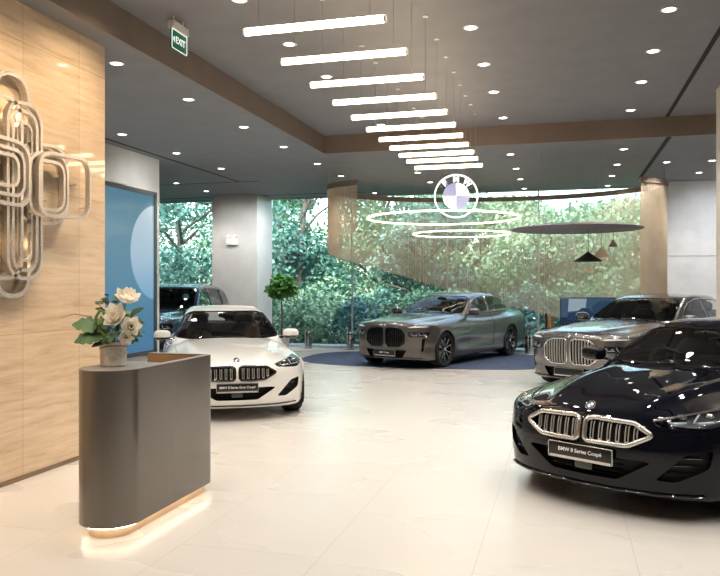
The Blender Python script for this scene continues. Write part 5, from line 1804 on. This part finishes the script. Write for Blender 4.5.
TL = [(-17.5, 27.5, 9.5, 3.6, 0, 'broad dark teal tree outside the far left window'),
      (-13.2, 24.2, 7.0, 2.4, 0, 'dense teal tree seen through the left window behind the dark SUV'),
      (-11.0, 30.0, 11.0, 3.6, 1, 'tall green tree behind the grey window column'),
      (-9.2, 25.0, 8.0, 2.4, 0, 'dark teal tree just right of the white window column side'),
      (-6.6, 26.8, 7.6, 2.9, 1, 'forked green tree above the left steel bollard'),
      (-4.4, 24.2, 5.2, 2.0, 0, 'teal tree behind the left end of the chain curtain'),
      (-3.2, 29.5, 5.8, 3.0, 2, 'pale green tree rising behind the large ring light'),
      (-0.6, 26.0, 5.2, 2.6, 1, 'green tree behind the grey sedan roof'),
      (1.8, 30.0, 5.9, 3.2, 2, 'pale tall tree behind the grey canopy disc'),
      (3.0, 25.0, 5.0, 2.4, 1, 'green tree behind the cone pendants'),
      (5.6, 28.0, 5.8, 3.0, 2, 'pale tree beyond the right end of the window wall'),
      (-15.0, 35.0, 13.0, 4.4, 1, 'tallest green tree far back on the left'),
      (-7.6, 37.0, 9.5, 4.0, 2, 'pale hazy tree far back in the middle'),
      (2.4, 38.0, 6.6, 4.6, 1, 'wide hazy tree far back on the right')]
for k, (x, y, h, cr, kd, lab) in enumerate(TL):
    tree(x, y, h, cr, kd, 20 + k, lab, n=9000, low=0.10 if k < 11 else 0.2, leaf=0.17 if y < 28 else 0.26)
BL = [(-12.6, 22.6, 1.0), (-10.0, 23.0, 1.1), (-8.0, 22.8, 0.9), (-6.1, 22.7, 0.8), (-4.6, 22.9, 0.9), (-2.9, 22.8, 0.9), (-1.0, 22.9, 1.0), (0.9, 22.7, 1.0), (2.8, 22.9, 1.0)]
WHERE = ['behind the dark SUV', 'behind the grey column', 'right of the potted tree', 'behind the left steel bollard', 'left of the grey sedan bonnet', 'behind the grey sedan windscreen', 'behind the grey sedan boot', 'behind the television', 'behind the right grey sedan']
for k, (x, y, r) in enumerate(BL):
    r *= 1.45
    t = thing('shrub', 'low leafy shrub outside the glass, %s' % WHERE[k], 'shrub', (x, y, -0.12), group='shrubs outside the window')
    rg = random.Random(60 + k)
    leaf_cloud('leaves', t, [(rg.uniform(-.5, .5) * r, rg.uniform(-.4, .4) * r, r * rg.uniform(0.3, 0.9), r * 0.6, r * 0.5) for _ in range(6)], 3200, 0.14, LV[k % 3], 60 + k)
    for q in range(3):
        s = MB(); u = rg.uniform(-0.4, 0.4) * r; s.tube([(u * 0.3, 0, 0), (u, 0.05, r * 0.7)], [0.02, 0.01], 6); s.build('stem', M_BARK, t)

# ------------------------------------------------------------------ cars
P_BLACK = paint('paint_black_blue', (0.0025, 0.003, 0.007), 0.0, 0.3, spec=0.0, flake=False)
P_BLACK.node_tree.nodes['Principled BSDF'].inputs['Coat IOR'].default_value = 1.38
P_WHITE = paint('paint_white', (0.80, 0.79, 0.77), 0.0, 0.3, flake=False)
P_GREY = paint('paint_bronze_grey', (0.13, 0.118, 0.11), 0.65, 0.33)
P_GREY2 = paint('paint_warm_grey', (0.19, 0.185, 0.185), 0.8, 0.27)
P_BLUE = paint('paint_dark_blue', (0.04, 0.075, 0.11), 0.6, 0.27)
P_ROOF = paint('paint_roof_black', (0.006, 0.006, 0.007), 0.1, 0.2, flake=False)
S_TAN = mat_plain('seat_tan', (0.34, 0.15, 0.065), 0.5)
S_RED = mat_plain('seat_dark_red', (0.045, 0.012, 0.012), 0.5)
S_DARK = mat_plain('seat_black', (0.025, 0.025, 0.027), 0.5)
S_BEIGE = mat_plain('seat_beige', (0.50, 0.46, 0.41), 0.5)

def place(P, nx, ny, deg):
    """root position from the nose position on the floor"""
    a = math.radians(deg); o = (P['sF'] + P['sR']) / 2
    return (nx - math.cos(a) * o, ny - math.sin(a) * o, 0), a
def sized(o, k):
    o.scale = (k, k, k)
    return o
def place(P, nx, ny, deg, k=1.0):
    """root position from the nose position on the floor"""
    a = math.radians(deg); o = (P['sF'] + P['sR']) / 2 * k
    return (nx - math.cos(a) * o, ny - math.sin(a) * o, 0), a
l_, r_ = place(COUPE, 0.13, 5.94, -121.0, 1.03)
sized(make_car(COUPE, 'coupe_car', 'glossy black coupe nearest the camera with chrome ringed grille', P_BLACK, S_RED, l_, r_, 'BMW 8 Series Coupé', h=0.020), 1.03)
l_, r_ = place(GRAN, -3.975, 8.654, -61.0)
make_car(GRAN, 'sedan_car', 'white four-door coupe facing forward behind the reception desk', P_WHITE, S_TAN, l_, r_, 'BMW 8 Series Gran Coupé', h=0.024, frame_mat=M_GLOSSB, slat_mat=M_SLAT)
l_, r_ = place(LIMO, -3.62, 15.15, -110.5, 1.02)
l_ = (l_[0], l_[1], 0.012)
sized(make_car(LIMO, 'sedan_car', 'bronze grey sedan with black grille parked on the blue carpet', P_GREY, S_BEIGE, l_, r_, 'BMW 7 Series', h=0.026, frame_mat=M_GLOSSB, slat_mat=M_GLOSSB, window_trim=M_SATIN), 1.02)
l_, r_ = place(LIMO, 0.08, 12.55, -123.0, 1.03)
sized(make_car(LIMO, 'sedan_car', 'warm grey sedan with black roof standing behind the black coupe', P_GREY2, S_DARK, l_, r_, '', h=0.026, roof_mat=P_ROOF, window_trim=M_CHROME, frame_mat=M_CHROME), 1.03)
l_, r_ = place(SUV, -8.70, 13.50, -82.0, 1.02)
sized(make_car(SUV, 'suv_car', 'dark blue SUV half hidden behind the left wall and white car', P_BLUE, S_DARK, l_, r_, '', h=0.030), 1.02)

# ------------------------------------------------------------------ daylight
w = bpy.data.worlds.new('sky')
SC.world = w
w.use_nodes = True
nt = w.node_tree
sky = add(nt, 'ShaderNodeTexSky', sky_type='NISHITA')
sky.sun_disc = False
sky.sun_elevation = math.radians(52)
sky.sun_rotation = math.radians(180)
sky.air_density = 1.3; sky.dust_density = 3.0
nt.links.new(sky.outputs[0], nt.nodes['Background'].inputs[0])
nt.nodes['Background'].inputs[1].default_value = 1.5
sl = bpy.data.lights.new('sun', 'SUN'); sl.energy = 11.0; sl.angle = math.radians(2); sl.color = (1.0, 0.96, 0.88)
so = bpy.data.objects.new('sun_light', sl); COL.objects.link(so)
so.rotation_euler = (math.radians(42), 0, math.radians(-25))

# added spots that brighten the walls and column; no fixtures belong to them
def aim(loc, tgt, energy, size, color):
    d = Vector(tgt) - Vector(loc)
    o = spot(loc, energy, size, color, 0.9, radius=0.05)
    o.rotation_euler = d.to_track_quat('-Z', 'Y').to_euler()
for x in (3.6, 5.6, 7.6): aim((x, 16.9, 4.15), (x, 19.2, 1.9), 190, 100, (0.95, 0.97, 1.0))
aim((-8.7, 16.9, 4.15), (-8.7, 18.81, 2.3), 110, 90, (1.0, 0.96, 0.9))
aim((-6.2, 17.9, 4.15), (-8.06, 19.3, 2.0), 520, 90, (0.9, 0.97, 1.0))
for y in (9.0, 12.0): aim((-6.0, y, 4.15), (-7.75, y + 0.6, 2.6), 120, 100, (1.0, 0.97, 0.93))
for y in (3.4, 4.8, 6.2): aim((-3.55, y, 4.5), (-4.65, y, 2.2), 145, 105, (1.0, 0.77, 0.52))

SC.view_settings.view_transform = 'Standard'
SC.view_settings.look = 'None'
SC.view_settings.exposure = 0.0
SC.cycles.use_denoising = True
SC.cycles.max_bounces = 8
SC.cycles.diffuse_bounces = 4
SC.cycles.glossy_bounces = 4
SC.cycles.transparent_max_bounces = 24
SC.cycles.sample_clamp_indirect = 8.0
SC.cycles.caustics_reflective = False
SC.cycles.caustics_refractive = False
